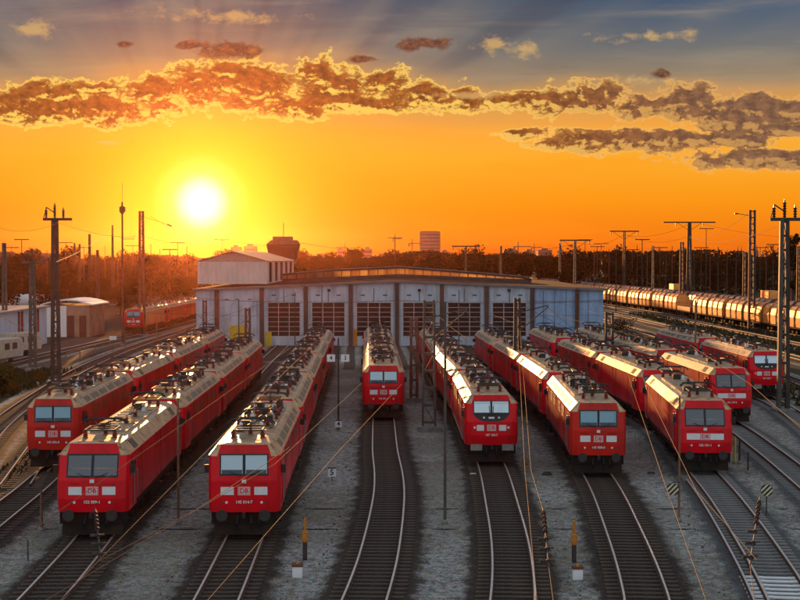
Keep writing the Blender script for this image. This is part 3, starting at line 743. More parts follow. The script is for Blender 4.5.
loco('L3', 233, 'A', 'middle one of three distant locomotives in the glare left of the depot', '145 021-8')
loco('L3', 252, 'A', 'rearmost of three distant locomotives in the glare left of the depot', '145 021-8')

# ------------------------------------------------------------------ depot
def corrug(name, c1, c2, sc, axis='x', rough=.5):
    m_ = bpy.data.materials.new(name); m_.use_nodes = True; k = NT(m_.node_tree); b = k.n['Principled BSDF']
    tcn = k.n.new('ShaderNodeTexCoord'); sp_ = k.n.new('ShaderNodeSeparateXYZ'); k.l.new(tcn.outputs['Object'], sp_.inputs[0])
    s_ = k.m('SINE', k.m('MULTIPLY', sp_.outputs['X' if axis == 'x' else 'Y'], sc))
    mp = k.n.new('ShaderNodeMapping'); mp.inputs['Scale'].default_value = (1.2,1.2,.3); k.l.new(tcn.outputs['Object'], mp.inputs[0])
    nz = k.noise(mp.outputs[0], .8, 7, .65)
    k.put(b.inputs['Base Color'], k.mix(k.smooth(nz, .4, .7), c1, c2)); b.inputs['Roughness'].default_value = rough
    bn = k.n.new('ShaderNodeBump'); bn.inputs['Strength'].default_value = .5; bn.inputs['Distance'].default_value = .06
    k.put(bn.inputs['Height'], s_); k.l.new(bn.outputs[0], b.inputs['Normal']); return m_
M_panel = corrug('white_cladding', (.46,.54,.64,1), (.28,.32,.38,1), 12)
M_blue = corrug('pale_blue_cladding', (.27,.42,.64,1), (.17,.28,.46,1), 8)
M_side = corrug('side_cladding', (.55,.53,.52,1), (.40,.38,.37,1), 8, 'y')
M_roofd = mat('roof_felt', (.055,.04,.034), .95, var=.35, scale=.3, col2=(.035,.028,.025), spec=.05)
M_fascia = mat('fascia_paint', (.20,.16,.14), .6, var=.25, scale=.6)
M_pillar = mat('pillar_brown', (.085,.05,.04), .7, var=.3, scale=.8)
M_gatew = mat('gate_glazing', (.028,.008,.007), .5, var=.5, scale=1.3, col2=(.010,.006,.006), spec=.25)
M_bar = mat('glazing_bar', (.50,.44,.44), .6, var=.2)
def transl():
    m_ = bpy.data.materials.new('skylight_sheet'); m_.use_nodes = True; k = NT(m_.node_tree); k.n.clear()
    tr = k.n.new('ShaderNodeBsdfTranslucent'); df = k.n.new('ShaderNodeBsdfGlossy'); mx = k.n.new('ShaderNodeMixShader')
    tcn = k.n.new('ShaderNodeTexCoord'); sp_ = k.n.new('ShaderNodeSeparateXYZ'); k.l.new(tcn.outputs['Object'], sp_.inputs[0])
    pn = k.noise(k.comb(k.m('FLOOR', k.m('MULTIPLY', sp_.outputs[0], .8)), 0, 0), 3.7, 0)
    tr.inputs[0].default_value = (1,.8,.5,1)
    k.put(tr.inputs[0], k.mix(k.smooth(pn, .35, .65), (1,.86,.55,1), (.55,.35,.18,1)))
    df.inputs[0].default_value = (.5,.45,.4,1); df.inputs[1].default_value = .4; mx.inputs[0].default_value = .15
    k.l.new(tr.outputs[0], mx.inputs[1]); k.l.new(df.outputs[0], mx.inputs[2])
    o = k.n.new('ShaderNodeOutputMaterial'); tp_ = k.n.new('ShaderNodeBsdfTransparent'); tp_.inputs[0].default_value = (1,.75,.45,1); m2 = k.n.new('ShaderNodeMixShader'); m2.inputs[0].default_value = .5
    k.l.new(mx.outputs[0], m2.inputs[1]); k.l.new(tp_.outputs[0], m2.inputs[2]); k.l.new(m2.outputs[0], o.inputs[0]); return m_
M_sky = transl()
YD = 190.0
dep = thing('engine_depot', 'long low locomotive depot with gridded brown gates and a skylight strip', 'depot', (0, YD, 0))
def EAVE(x): return 8.35 - abs(x)*.042
X0, X1 = -27.3, 27.2
def wallseg(a, b, z0, m_, name, y=0, zt=None, th=.3):
    mb = MB(); mid = [a, b] if a*b >= 0 else [a, 0, b]
    for p, q in zip(mid, mid[1:]):
        za = EAVE(p) if zt is None else zt; zb = EAVE(q) if zt is None else zt
        mb.hexa([(p,y,z0),(q,y,z0),(q,y+th,z0),(p,y+th,z0)], [(p,y,za),(q,y,zb),(q,y+th,zb),(p,y+th,za)])
    return mb.build(name, m_, dep)
bounds = [-24.5,-18.5,-12.6,-6.6,-.4,5.6,11.6,17.7,23.7]
for a, b in ((X0, -24.5), (-24.5, -18.5)): wallseg(a, b, -.3, M_panel, 'front_wall')
for a, b in ((17.7, 23.7), (23.7, X1)):
    wo_ = wallseg(a, b, -.3, M_blue, 'front_wall')
    for k_ in range(1, int((b-a)/1.5)):
        MB().box(a+k_*1.5-.03, a+k_*1.5+.03, -.04, -.001, -.3, 7.2).build('cladding_joint', M_mastg, wo_)
    for zz in (2.2, 5.6): MB().box(a, b, -.03, -.002, zz-.03, zz+.03).build('cladding_joint', M_mastg, wo_)
M_mark = M_steel
for i in range(1, 7):
    a, b = bounds[i], bounds[i+1]
    wallseg(a, b, 5.55, M_panel, 'front_wall', 0)
    # white jambs
    MB().box(a, a+.75, 0, .3, -.3, 5.549).build('jamb', M_panel, dep); MB().box(b-.75, b, 0, .3, -.3, 5.549).build('jamb', M_panel, dep)
    gt = MB(); gt.box(a+.752, b-.752, .12, .22, -.28, 1.0); go = gt.build('gate', M_panel, dep)
    gl = MB(); gl.box(a+.752, b-.752, .14, .2, 1.001, 5.545); gl.build('gate_glazing', M_gatew, go)
    br = MB(); wdt = b-a-1.504
    for k_ in range(0, 8): zz = 1.03 + k_*4.49/7; br.box(a+.754, b-.754, .06, .139, zz-.035, zz+.035)
    for k_ in range(0, 4): xx = a+.8+k_*(wdt-.1)/3; br.box(xx-.05, xx+.05, .04, .058, 1.0, 5.54)
    br.build('glazing_bars', M_bar, go)
    tp = MB()
    for xx in (a+1.6, b-1.6): tp.box(xx-.28, xx+.28, -.05, -.002, 6.45, 6.6)
    tp.build('vent_slot', M_steel, dep)
    MB().box((a+b)/2-.05, (a+b)/2+.05, -.04, -.002, 5.6, 7.4).build('panel_joint', M_mastg, dep)
    MB().box(a+.5, b-.5, -.03, -.001, 5.5, 5.58).build('gate_head', M_bar, dep)
for i, x in enumerate(bounds):
    MB().box(x-.28, x+.28, -.35, -.004, -.3, EAVE(x)-.12).build('pillar', M_pillar if 0 < i < 8 else M_mastr, dep)
# yellow doors
MB().box(-22.9, -20.5, -.08, -.003, -.28, 2.5).build('door', M_yellow, dep)['label'] = 'yellow door'
MB().box(-18.1, -17.2, -.07, -.003, -.28, 1.6).build('door', M_yellow, dep)['label'] = 'small yellow door panel'
MB().box(-6.2, -5.75, -.07, -.003, -.28, 2.0).build('door', M_orange, dep)['label'] = 'narrow orange door panel'
for x in (-23.2,-21.8,-20.1): MB().box(x-.25, x+.25, -.03, -.002, 5.9, 6.02).build('vent_slot', M_steel, dep)
# fascia, roof, sides
fa = MB()
for p, q in ((X0-.4, 0), (0, X1+.4)):
    fa.hexa([(p,-.5,EAVE(p)-.1),(q,-.5,EAVE(q)-.1),(q,-.36,EAVE(q)-.1),(p,-.36,EAVE(p)-.1)], [(p,-.5,EAVE(p)+.22),(q,-.5,EAVE(q)+.22),(q,-.36,EAVE(q)+.22),(p,-.36,EAVE(p)+.22)])
fa.build('fascia', M_fascia, dep)
rf = MB()
for p, q in ((X0-.4, 0), (0, X1+.4)):
    rf.hexa([(p,-.358,EAVE(p)+.01),(q,-.358,EAVE(q)+.01),(q,70,EAVE(q)+.01),(p,70,EAVE(p)+.01)], [(p,-.358,EAVE(p)+.2),(q,-.358,EAVE(q)+.2),(q,70,EAVE(q)+.2),(p,70,EAVE(p)+.2)])
roofo = rf.build('roof', M_roofd, dep)
MB().box(X1-.3, X1, .31, 69.6, -.3, EAVE(X1)-.01).build('side_wall', M_side, dep)
MB().box(X0, X0+.3, .31, 69.6, -.3, EAVE(X0)-.01).build('side_wall', M_side, dep)
MB().box(X0+.31, X1-.31, 69.3, 69.6, -.3, EAVE(X1)-.01).build('rear_wall', M_side, dep)
# roof-light strip
xs = [-18.5,-15.5,-10,0,8,14,18.5,20]
def zt(x): return 10.15 - max(0, abs(x+2)-3)*.085 - (0 if x < 18.6 else .25)
def zb(x): return EAVE(x)+.2
for yy in (26.0, 28.6):
    sk = MB(); f_ = MB()
    for p, q in zip(xs, xs[1:]):
        sk.quad((p,yy,zb(p)+.45),(q,yy,zb(q)+.45),(q,yy,zt(q)-.22),(p,yy,zt(p)-.22))
        e = -.06 if yy < 27 else .06
        y1_, y2_ = sorted((yy, yy+e))
        for (za, zbb) in ((lambda x: zb(x), lambda x: zb(x)+.5), (lambda x: zt(x)-.24, lambda x: zt(x)+.0)):
            f_.hexa([(p,y1_,za(p)),(q,y1_,za(q)),(q,y2_,za(q)),(p,y2_,za(p))], [(p,y1_,zbb(p)),(q,y1_,zbb(q)),(q,y2_,zbb(q)),(p,y2_,zbb(p))])
    n_ = 28
    for k_ in range(n_+1):
        x = -18.5+38.5*k_/n_; f_.box(x-.06, x+.06, min(yy+e*1.3, yy), max(yy+e*1.3, yy), zb(x)+.4, zt(x)-.1)
    s_ = sk.build('skylight', M_sky, dep); f_.build('skylight_frame', M_pillar, s_)
tp = MB()
for p, q in zip(xs, xs[1:]): tp.hexa([(p,25.8,zt(p)+.005),(q,25.8,zt(q)+.005),(q,28.8,zt(q)+.005),(p,28.8,zt(p)+.005)], [(p,25.8,zt(p)+.1),(q,25.8,zt(q)+.1),(q,28.8,zt(q)+.1),(p,28.8,zt(p)+.1)])
tp.build('skylight_cap', mat('skylight_cap', (.16,.15,.17), .5), dep)
# gate number lamps and small boxes
for x in (-9.5, 2.6, 14.6):
    MB().box(x-.2, x+.2, -.3, -.003, 7.0, 7.35).build('wall_lamp', M_steel, dep)
# tall block at the left
blk = thing('workshop_block', 'tall pale hall with shallow pitched roof rising over the left end of the depot', 'building', (-22.6, YD+1.5, 0))
bw, bd = 4.7, 48
MB().box(-bw, bw, 0, .3, 8.0, 11.0).build('front_wall', corrug('pale_block_wall', (.62,.56,.52,1), (.5,.44,.40,1), 9), blk)
MB().hexa([(-bw,0,11.001),(bw,0,11.001),(bw,.3,11.001),(-bw,.3,11.001)], [(-.02,0,12.3),(.02,0,12.3),(.02,.3,12.3),(-.02,.3,12.3)]).build('gable', mat('gable_paint', (.42,.28,.22), .6), blk)
MB().box(bw-.3, bw, .31, bd, 8.0, 11.0).build('side_wall', M_side, blk)
MB().box(-bw, -bw+.3, .31, bd, 8.0, 11.0).build('side_wall', M_side, blk)
MB().box(-bw+.31, bw-.31, bd-.3, bd, 8.0, 11.0).build('rear_wall', M_side, blk)
rb_ = MB()
for s in (-1, 1): 
    a = [(s*(bw+.35),-.3,10.95),(0,-.3,12.35),(0,bd+.3,12.35),(s*(bw+.35),bd+.3,10.95)]
    rb_.hexa(a, [(p[0],p[1],p[2]+.12) for p in a])
rb_.build('roof', mat('block_roof', (.34,.22,.17), .55, var=.3, scale=.4), blk)
for k_ in range(5): MB().box(bw+.002, bw+.25, 3+k_*9, 4.4+k_*9, 8.2, 10.9).build('wall_rib', M_pillar, blk)

# control tower behind the depot
ct = thing('control_tower', 'dark brown control tower with flared glazed head behind the depot roof', 'tower', (-25.0, 305, 0))
MB().hexa([(-1.6,-1.6,0),(1.6,-1.6,0),(1.6,1.6,0),(-1.6,1.6,0)], [(-1.5,-1.5,10.5),(1.5,-1.5,10.5),(1.5,1.5,10.5),(-1.5,1.5,10.5)]).build('shaft', M_brick, ct)
MB().hexa([(-2.6,-2.6,10.5),(2.6,-2.6,10.5),(2.6,2.6,10.5),(-2.6,2.6,10.5)], [(-3.4,-3.4,14.4),(3.4,-3.4,14.4),(3.4,3.4,14.4),(-3.4,3.4,14.4)]).build('cabin', mat('cabin_brown', (.09,.03,.02), .5), ct)
MB().hexa([(-3.4,-3.4,14.402),(3.4,-3.4,14.402),(3.4,3.4,14.402),(-3.4,3.4,14.402)], [(-2.4,-2.9,15.3),(2.9,-2.9,15.3),(2.9,2.9,15.3),(-2.4,2.9,15.3)]).build('roof', M_pillar, ct)
MB().box(-2.2, 1.9, -1.5, 1.5, 15.3, 16.1).build('roof_housing', M_brick, ct)
MB().tube([(0,0,16.1),(0,0,19)], .08).build('aerial', M_steel, ct)

# ------------------------------------------------------------------ left yard sheds, trailers, bush
M_shedw = corrug('shed_wall', (.50,.60,.74,1), (.38,.46,.58,1), 5, 'y')
sh = thing('storage_shed', 'long flat-roofed shed with pale blue wall and red post at the far left', 'shed', (0,0,0))
MB().box(-60, -48.8, 150, 196, -.3, 4.7).build('wall', M_shedw, sh)
MB().box(-60.3, -48.3, 149.5, 196.3, 4.701, 4.95).build('roof', mat('shed_roof', (.35,.3,.28), .7), sh)
for yy in (181.5, 183, 191): MB().box(-48.8+.002, -48.62, yy-.25, yy+.25, -.3, 4.68).build('door_post', mat('red_post', (.35,.03,.02), .5), sh)
MB().box(-48.798, -48.7, 186, 189, -.28, 3.0).build('door', M_white, sh)
s2 = thing('workshop_hut', 'small hut with white roof and brown doors beside the pale blue shed', 'hut', (0,0,0))
MB().box(-53, -46.4, 212, 223, -.3, 4.4).build('wall', mat('hut_wall', (.42,.26,.18), .7, var=.3, scale=.6), s2)
MB().box(-53.004, -49.8, 211.8, 211.998, -.3, 4.35).build('white_wall_panel', M_white, s2)
rr_ = MB()
N = 8
for k_ in range(N):
    a0, a1 = k_/N, (k_+1)/N
    xa, xb = -53.6+7.8*a0, -53.6+7.8*a1; za, zb_ = 4.42+.75*math.sin(math.pi*a0), 4.42+.75*math.sin(math.pi*a1)
    rr_.hexa([(xa,211.4,za),(xb,211.4,zb_),(xb,223.5,zb_),(xa,223.5,za)], [(xa,211.4,za+.18),(xb,211.4,zb_+.18),(xb,223.5,zb_+.18),(xa,223.5,za+.18)])
rr_.build('roof', M_white, s2)
for xx in (-49.2, -47.4): MB().box(xx-.5, xx+.5, 211.85, 211.997, -.28, 2.9).build('door', mat('brown_door', (.13,.035,.025), .6), s2)
def trailer(loc, rz, label):
    o = thing('site_trailer', label, 'trailer', loc, rz, 'cream trailers beside the shed')
    b = MB(); prof = [(-2.9,.7),(2.7,.7),(2.95,1.6),(2.5,2.75),(-2.6,2.75),(-2.95,2.3)]
    i0 = len(b.v)
    b.v += [(-1.15,y,z) for y, z in prof] + [(1.15,y,z) for y, z in prof]
    b.f += [tuple(range(6)), tuple(range(11,5,-1))] + [(q, 6+q, 6+(q+1) % 6, (q+1) % 6) for q in range(6)]
    b.build('body', mat('cream_paint', (.62,.52,.40), .5), o)
    for yy in (-1.6, .2): 
        for s in (-1, 1): MB().box(min(s*1.152,s*1.17), max(s*1.152,s*1.17), yy, yy+1.1, 1.6, 2.3).build('window', mat('brown_window', (.12,.05,.035), .3), o)
    MB().box(-.8,.8,-2.97,-2.9,1.5,2.2).build('window', mat('brown_window', (.12,.05,.035), .3), o)
    for s in (-1, 1): MB().tube([(s*.9,0,.33),(s*1.12,0,.33)], .35, 14).build('wheel', M_black, o)
    MB().bar((0,-2.9,.6),(0,-4.0,.5),.1).build('tow_bar', M_steel, o); return o
trailer((-46.2,172,-.3), R(-25), 'cream trailer with brown windows against the pale blue shed')
trailer((-44.6,159,-.3), R(-12), 'darker-looking cream trailer cut off by the left edge, nearer than its twin')

# foliage
def leaf_mat(name, c1, c2, tr=.35):
    m_ = bpy.data.materials.new(name); m_.use_nodes = True; k = NT(m_.node_tree); b = k.n['Principled BSDF']
    tcn = k.n.new('ShaderNodeTexCoord'); nz = k.noise(tcn.outputs['Object'], .7, 4)
    oi = k.n.new('ShaderNodeObjectInfo')
    nz = k.m('ADD', nz, k.m('MULTIPLY', k.m('SUBTRACT', oi.outputs['Random'], .5), .25))
    k.put(b.inputs['Base Color'], k.mix(k.smooth(nz, .35, .65), c1, c2)); b.inputs['Roughness'].default_value = .9; b.inputs['Specular IOR Level'].default_value = .05
    b.inputs['Transmission Weight'].default_value = 0
    return m_
M_leaf = leaf_mat('dark_foliage', (.008,.015,.005,1), (.018,.022,.007,1))
M_leafa = leaf_mat('autumn_foliage', (.07,.07,.02,1), (.13,.08,.02,1))
M_bark = mat('bark', (.05,.035,.025), .9, var=.3, scale=2)
def crown_mesh(rnd, h, r, n, lsz, m_, z0=.25, lobes=9):
    b = MB(); L = []
    for _ in range(lobes):
        a = rnd.uniform(0, 2*math.pi); k_ = rnd.uniform(0, .62)*r; zz = rnd.uniform(z0+.12, .88)
        L.append((math.cos(a)*k_, math.sin(a)*k_, h*zz, r*rnd.uniform(.32,.56)*(1.15-.5*abs(zz-.55))))
    for _ in range(n):
        x, y, z, rr = rnd.choice(L)
        d = Vector((rnd.gauss(0,1), rnd.gauss(0,1), rnd.gauss(0,.85))).normalized()*(rr*rnd.uniform(.55,1.08))
        p = Vector((x,y,z))+d
        u = Vector((rnd.uniform(-1,1), rnd.uniform(-1,1), rnd.uniform(-1,1))).normalized(); v_ = u.cross(Vector((rnd.uniform(-1,1), rnd.uniform(-1,1), rnd.uniform(-1,1)))).normalized()
        s_ = lsz*rnd.uniform(.6,1.3)
        b.quad(p-u*s_, p+v_*s_*.6, p+u*s_, p-v_*s_*.6)
    o = b.build('crown', m_); me = o.data; bpy.data.objects.remove(o); return me
def trunk_mesh(rnd, h):
    b = MB(); b.tube([(0,0,-.4),(.05,0,h*.2),(rnd.uniform(-.3,.3),.1,h*.45),(rnd.uniform(-.5,.5),0,h*.75)], .32*h/12, 7, .08)
    for k_ in range(5):
        a = rnd.uniform(0, 6.28); b.tube([(0,0,h*(.22+.09*k_)),(math.cos(a)*h*.12, math.sin(a)*h*.12, h*(.38+.09*k_)),(math.cos(a)*h*.2, math.sin(a)*h*.2, h*(.5+.08*k_))], .13*h/12, 5, .03)
    o = b.build('trunk', M_bark); me = o.data; bpy.data.objects.remove(o); return me
rt = random.Random(11)
TV = []
for k_ in range(6):
    h = 12.0; TV.append((trunk_mesh(rt, h), crown_mesh(rt, h, rt.uniform(3.8,5.2), 1300, .42, M_leaf, rt.uniform(.1,.25), 10)))
poplar = (trunk_mesh(rt, 14), crown_mesh(rt, 14, 1.9, 900, .36, M_leaf, .05, 12))
tc_ = 0
TREES = []
zone_words = {0: 'dark leafy tree in the wood beyond the sidings on the left', 1: 'dark leafy tree in the wood right behind the depot roof', 2: 'dark leafy tree in the wood beyond the freight train'}
def tree(x, y, sc, var=None, label=None):
    tm, cm = TV[rt.randrange(6)] if var is None else var
    px = 400+x/y*FPX; zn = 0 if px < 270 else 1 if px < 590 else 2
    o = thing('leafy_tree', label or zone_words[zn], 'tree', (x,y,-.3), rt.uniform(0,6.28), 'trees of the wood on the skyline')
    o.scale = (sc*rt.uniform(.9,1.15), sc*rt.uniform(.9,1.15), sc)
    a = bpy.data.objects.new('trunk', tm); C.objects.link(a); a.parent = o
    b = bpy.data.objects.new('crown', cm); C.objects.link(b); b.parent = o; TREES.append((px, y, o)); return o
for (Y, n, s0, s1) in ((430, 30, .72, .98), (520, 36, .95, 1.2), (640, 40, 1.1, 1.4)):
    for k_ in range(n):
        px = -30 + 860*(k_+rt.uniform(-.4,.4))/(n-1); y = Y+rt.uniform(-35,35); x = (px-400)/FPX*y
        s = rt.uniform(s0, s1)
        if px > 590 and Y < 500 and x < 62: continue
        tree(x, y, s)
for (px, Y, s) in ((8,300,.9),(22,320,1.05),(66,330,.85),(85,300,.6),(102,310,.62),(133,345,1.0),(150,330,1.05),(163,350,.7),(180,300,.65),(120,290,.55),(45,290,.6),(0,270,.7),(60,275,.45),(190,330,.6),(95,260,.35),(140,270,.4),(165,268,.4)):
    tree((px-400)/FPX*Y, Y, s)
tree((793-400)/FPX*330, 330, 1.33, poplar, 'tall narrow poplar rising beside the right-hand lattice mast').pop('group', None)
LMK = [(-60,'the left picture edge'),(56,'the tallest left mast'),(88,'the tapering lattice mast'),(123,'the radio mast'),(142,'the red-lit mast'),(203,'the sun'),(284,'the control tower'),(352,'the pair of slim blocks'),(430,'the office tower'),(518,'the long-jib crane'),(561,'the domed church'),(624,'the slender T-shaped mast'),(689,'the wide T-shaped mast'),(751,'the tall bracket mast'),(783,'the right edge mast')]
ORD = ['','second ','third ','fourth ','fifth ','sixth ','seventh ','eighth ','ninth ','tenth ']
seen_t = {}
for px, y, o in sorted(TREES, key=lambda q: q[0]):
    if 'group' not in o: continue
    lm = [l for l in LMK if l[0] <= px][-1] if px > -60 else LMK[0]
    rk = 'small near' if y < 365 else 'front-rank' if y < 475 else 'middle-rank' if y < 580 else 'rear-rank'
    c_ = seen_t.get((lm[1], rk), 0); seen_t[(lm[1], rk)] = c_+1
    o['label'] = f'{ORD[min(c_,9)]}{rk} leafy tree rightward of {lm[1]}'
# far wooded belt as one mass
b = MB(); rw = random.Random(5)
for _ in range(26000):
    px = rw.uniform(-60, 860); y = rw.uniform(820, 1000); x = (px-400)/FPX*y
    hh = 12.5 + 2.0*math.sin(x*.013) + 1.6*math.sin(x*.041+1) + 1.2*math.sin(x*.11)
    z = rw.uniform(0, 1)**.6*hh; s_ = rw.uniform(.7,1.5)
    u = Vector((rw.uniform(-1,1), rw.uniform(-1,1), rw.uniform(-1,1))).normalized()*s_; v_ = u.cross(Vector((rw.uniform(-1,1),1,rw.uniform(-1,1)))).normalized()*s_*.7
    p = Vector((x,y,z)); b.quad(p-u, p+v_, p+u, p-v_)
fw = b.build('distant_wood', M_leaf); fw['kind'] = 'stuff'
b = MB(); rw = random.Random(9)
for _ in range(15000):
    px = rw.uniform(-60, 860); y = rw.uniform(400, 600) if px < 590 else rw.uniform(440, 620); x = (px-400)/FPX*y
    z = rw.uniform(0,1)**1.3*(5.2+1.5*math.sin(x*.09)); s_ = rw.uniform(.35,.8)
    u = Vector((rw.uniform(-1,1), rw.uniform(-1,1), rw.uniform(-1,1))).normalized()*s_; v_ = u.cross(Vector((rw.uniform(-1,1),1,rw.uniform(-1,1)))).normalized()*s_*.7
    p = Vector((x,y,z-.3)); b.quad(p-u, p+v_, p+u, p-v_)
un = b.build('undergrowth', M_leaf); un['kind'] = 'stuff'
b = MB(); rw = random.Random(19)
for _ in range(9000):
    y = 44+rw.random()**1.6*60; x = rw.uniform(-21, 24); s_ = rw.uniform(.018,.055); z = -.292
    p = [Vector((x+rw.uniform(-s_,s_), y+rw.uniform(-s_,s_), z+rw.uniform(0,s_))) for _ in range(3)] + [Vector((x,y,z+s_*1.6))]
    b.quad(p[0],p[1],p[3]); b.quad(p[1],p[2],p[3]); b.quad(p[2],p[0],p[3])
ls = b.build('loose_stones', mat('stone_mix', (.50,.49,.46), .8, var=.7, scale=.9, col2=(.10,.09,.08))); ls['kind'] = 'stuff'
for (px, Y, lab) in ((8,300,'pale tank wagon at the left edge before the wood'),(24,310,'dark red tank wagon right of the pale one at the left edge')):
    o = thing('tank_wagon', lab, 'wagon', ((px-400)/FPX*Y, Y, -.3), R(-60), 'tank wagons at the far left')
    m_ = M_white if 'pale' in lab else M_red2
    MB().tube([(0,-5,2.6),(0,-4.8,2.6),(0,4.8,2.6),(0,5,2.6)], 1.35, 16).build('tank', m_, o); MB().box(-1.2,1.2,-5.4,5.4,.95,1.24).build('underframe', M_frame, o)
    MB().lathe(0,0,[(.4,3.9),(.4,4.2)],12).build('dome', M_frame, o)
    for yy in (-3.6,3.6): MB().tube([(-.8,yy,.5),(.8,yy,.5)], .5, 14).build('wheelset', M_frame, o)
# bushes
def bush(px, py, r, h, m_, label, n=1400):
    p = G(px, py); o = thing('bush', label, 'bush', (p.x, p.y, -.3))
    cm = crown_mesh(rt, h, r, n, .10, m_, -.1, 12); a = bpy.data.objects.new('foliage', cm); C.objects.link(a); a.parent = o
    MB().tube([(0,0,0),(.1,0,h*.5)], .06).build('stem', M_bark, o)
bush(6, 391, 1.9, 2.4, M_leafa, 'rounded yellow-green bush at the left edge below the shed', 3200)
bush(-8, 396, 1.5, 1.7, M_leaf, 'darker low bush half cut off at the left edge, in front of the yellow-green one', 1500)
bush(38, 380, .9, .9, M_leafa, 'low scrubby bush at the foot of the two left lattice masts', 900)
bush(620, 330, 3.0, 1.5, M_leaf, 'spreading low bush on the verge right of the depot corner', 2200)
bush(668, 352, 2.0, 1.1, M_leaf, 'small dark bush between the right sidings', 1200)
bush(782, 392, 1.2, .9, M_leafa, 'scrub at the foot of the right-hand lattice mast', 900)
# verges
def sheet(pts, z, m_, nm): return struct(MB().quad(*[(p[0], p[1], z) for p in pts]).build(nm, m_))
sheet([(-60,60),(-29,95),(-34,140),(-60,150)], -.312, M_grass, 'grass_verge')
sheet([(31.5,140),(36,140),(35,300),(32.5,300)], -.313, M_grass, 'grass_verge')
sheet([(48,150),(52,150),(48,330),(45,330)], -.314, M_grass, 'grass_verge')
sheet([(56,150),(58.5,150),(52,330),(51,330)], -.315, M_grass, 'grass_verge')
sheet([(31,95),(33,95),(35,135),(32,135)], -.311, M_grass, 'grass_verge')
sheet([(-48,150),(-37.5,150),(-38,212),(-48,212)], -.305, M_apron, 'yard_road')
grs = MB(); rgx = random.Random(3)
def tufts(x0, x1, y0_, y1_, n, sz):
    for _ in range(n):
        x, y = rgx.uniform(x0,x1), rgx.uniform(y0_,y1_); a = rgx.uniform(0,3.14); s_ = sz*rgx.uniform(.5,1.4)
        d = Vector((math.cos(a), math.sin(a), 0))*s_*.5
        p = Vector((x,y,-.31)); grs.quad(p-d, p+d, p+Vector((rgx.uniform(-.1,.1),0,s_)))
tufts(-45,-33,95,150,3500,.35); tufts(31.5,35.8,105,260,2500,.35); tufts(48,52,150,300,1500,.5); tufts(56,58.5,180,300,900,.5); tufts(-22.5,-20.5,45,90,500,.25)
for k2, kk in ((-1,'C'),(1,'C'),(-1,'D'),(1,'E'),(-1,'F'),(1,'B'),(1,'A'),(-1,'G')):
    for p in TR[kk]:
        if 44 < p.y < 100:
            for _ in range(3):
                xx = p.x + k2*rgx.uniform(1.5,2.3); yy_ = p.y + rgx.uniform(-.5,.5); sz_ = rgx.uniform(.04,.11); an_ = rgx.uniform(0,3.14)
                d = Vector((math.cos(an_), math.sin(an_), 0))*sz_*.7; q_ = Vector((xx,yy_,-.3)); grs.quad(q_-d, q_+d, q_+Vector((0,0,sz_)))
g_ = grs.build('grass', M_grass); g_['kind'] = 'stuff'

# ------------------------------------------------------------------ freight train
M_wagon = mat('wagon_tarp', (.92,.42,.11), .46, metal=.6, var=.3, scale=.8, col2=(.80,.26,.06))
M_wagonr = mat('wagon_brown', (.34,.10,.04), .45, metal=.5, var=.3, scale=.8)
def make_wagon(m_, low=False):
    o = thing('covered_wagon' if not low else 'flat_wagon', 'w', 'wagon')
    b = MB(); prof = [(-1.4,1.2),(-1.45,2.6),(-1.25,3.6),(-.75,4.15),(0,4.3),(.75,4.15),(1.25,3.6),(1.45,2.6),(1.4,1.2)]
    if low: prof = [(-1.4,1.2),(-1.4,2.0),(1.4,2.0),(1.4,1.2)]
    n = len(prof); L = 10.2
    b.v += [(x,0,z) for x, z in prof]+[(x,L,z) for x, z in prof]
    b.f += [tuple(range(n)), tuple(range(2*n-1, n-1, -1))] + [(q, n+q, n+(q+1) % n, (q+1) % n) for q in range(n)]
    b.build('cover' if not low else 'load_floor', m_, o)
    if not low:
        for yy in (-.06, 3.4, 6.8, 10.1):
            hp = MB(); hp.tube([(x*1.015, yy+.08, z*1.004) for x, z in prof], .06, 5); hp.build('hoop', M_steel, o)
    MB().box(-1.35,1.35,-.1,L+.1,.95,1.19).build('underframe', M_frame, o)
    for yy in (1.7, L-1.7):
        wh = MB(); 
        for dy_ in (-.9,.9): wh.tube([(-.8,yy+dy_,.46),(.8,yy+dy_,.46)], .46, 14)
        wh.build('bogie', M_frame, o)
    for s in (-.85,.85): MB().tube([(s,-.1,1.05),(s,-.5,1.05)], .2, 8).build('buffer', M_steel, o)
    return o
wp_ = make_wagon(M_wagon); wr_ = make_wagon(M_wagonr); wf_ = make_wagon(M_wagonr, True)
usedw = set()
pathM = TR['M']; y = 205.0; k_ = 0; 
seqn = ['nearest','second','third','fourth','fifth','sixth','seventh','eighth','ninth','tenth','eleventh','twelfth','thirteenth','fourteenth','fifteenth','sixteenth','seventeenth','eighteenth','nineteenth','twentieth','twenty-first','twenty-second','twenty-third','twenty-fourth','twenty-fifth','twenty-sixth','twenty-seventh','twenty-eighth','twenty-ninth','thirtieth']
def placew(src, key, y, label, grp):
    o = src if src.name not in usedw else copy_tree(src)
    usedw.add(src.name)
    pa = TR[key]; a = min(pa, key=lambda p: abs(p.y-y)); b_ = min(pa, key=lambda p: abs(p.y-y-10))
    o.location = (a.x, a.y, 0); o.rotation_euler = (0,0, math.atan2(b_.y-a.y, b_.x-a.x)-math.pi/2); tag(o, label, 'wagon', grp)
while y < 560 and k_ < 30:
    src = wf_ if k_ == 6 else (wr_ if k_ in (12, 17, 18, 20) else wp_)
    placew(src, 'M', y, f'{"empty low wagon" if src is wf_ else "brown covered wagon" if src is wr_ else "sunlit orange covered wagon"}, {seqn[k_]} from the right edge', 'wagons of the long freight train')
    y += 11.4; k_ += 1
y = 214; k_ = 0
while y < 540:
    placew(wr_, 'N', y, f'dull brown wagon, {seqn[k_]} visible in the siding behind the orange freight train', 'wagons standing behind the freight train'); y += 11.6; k_ += 1
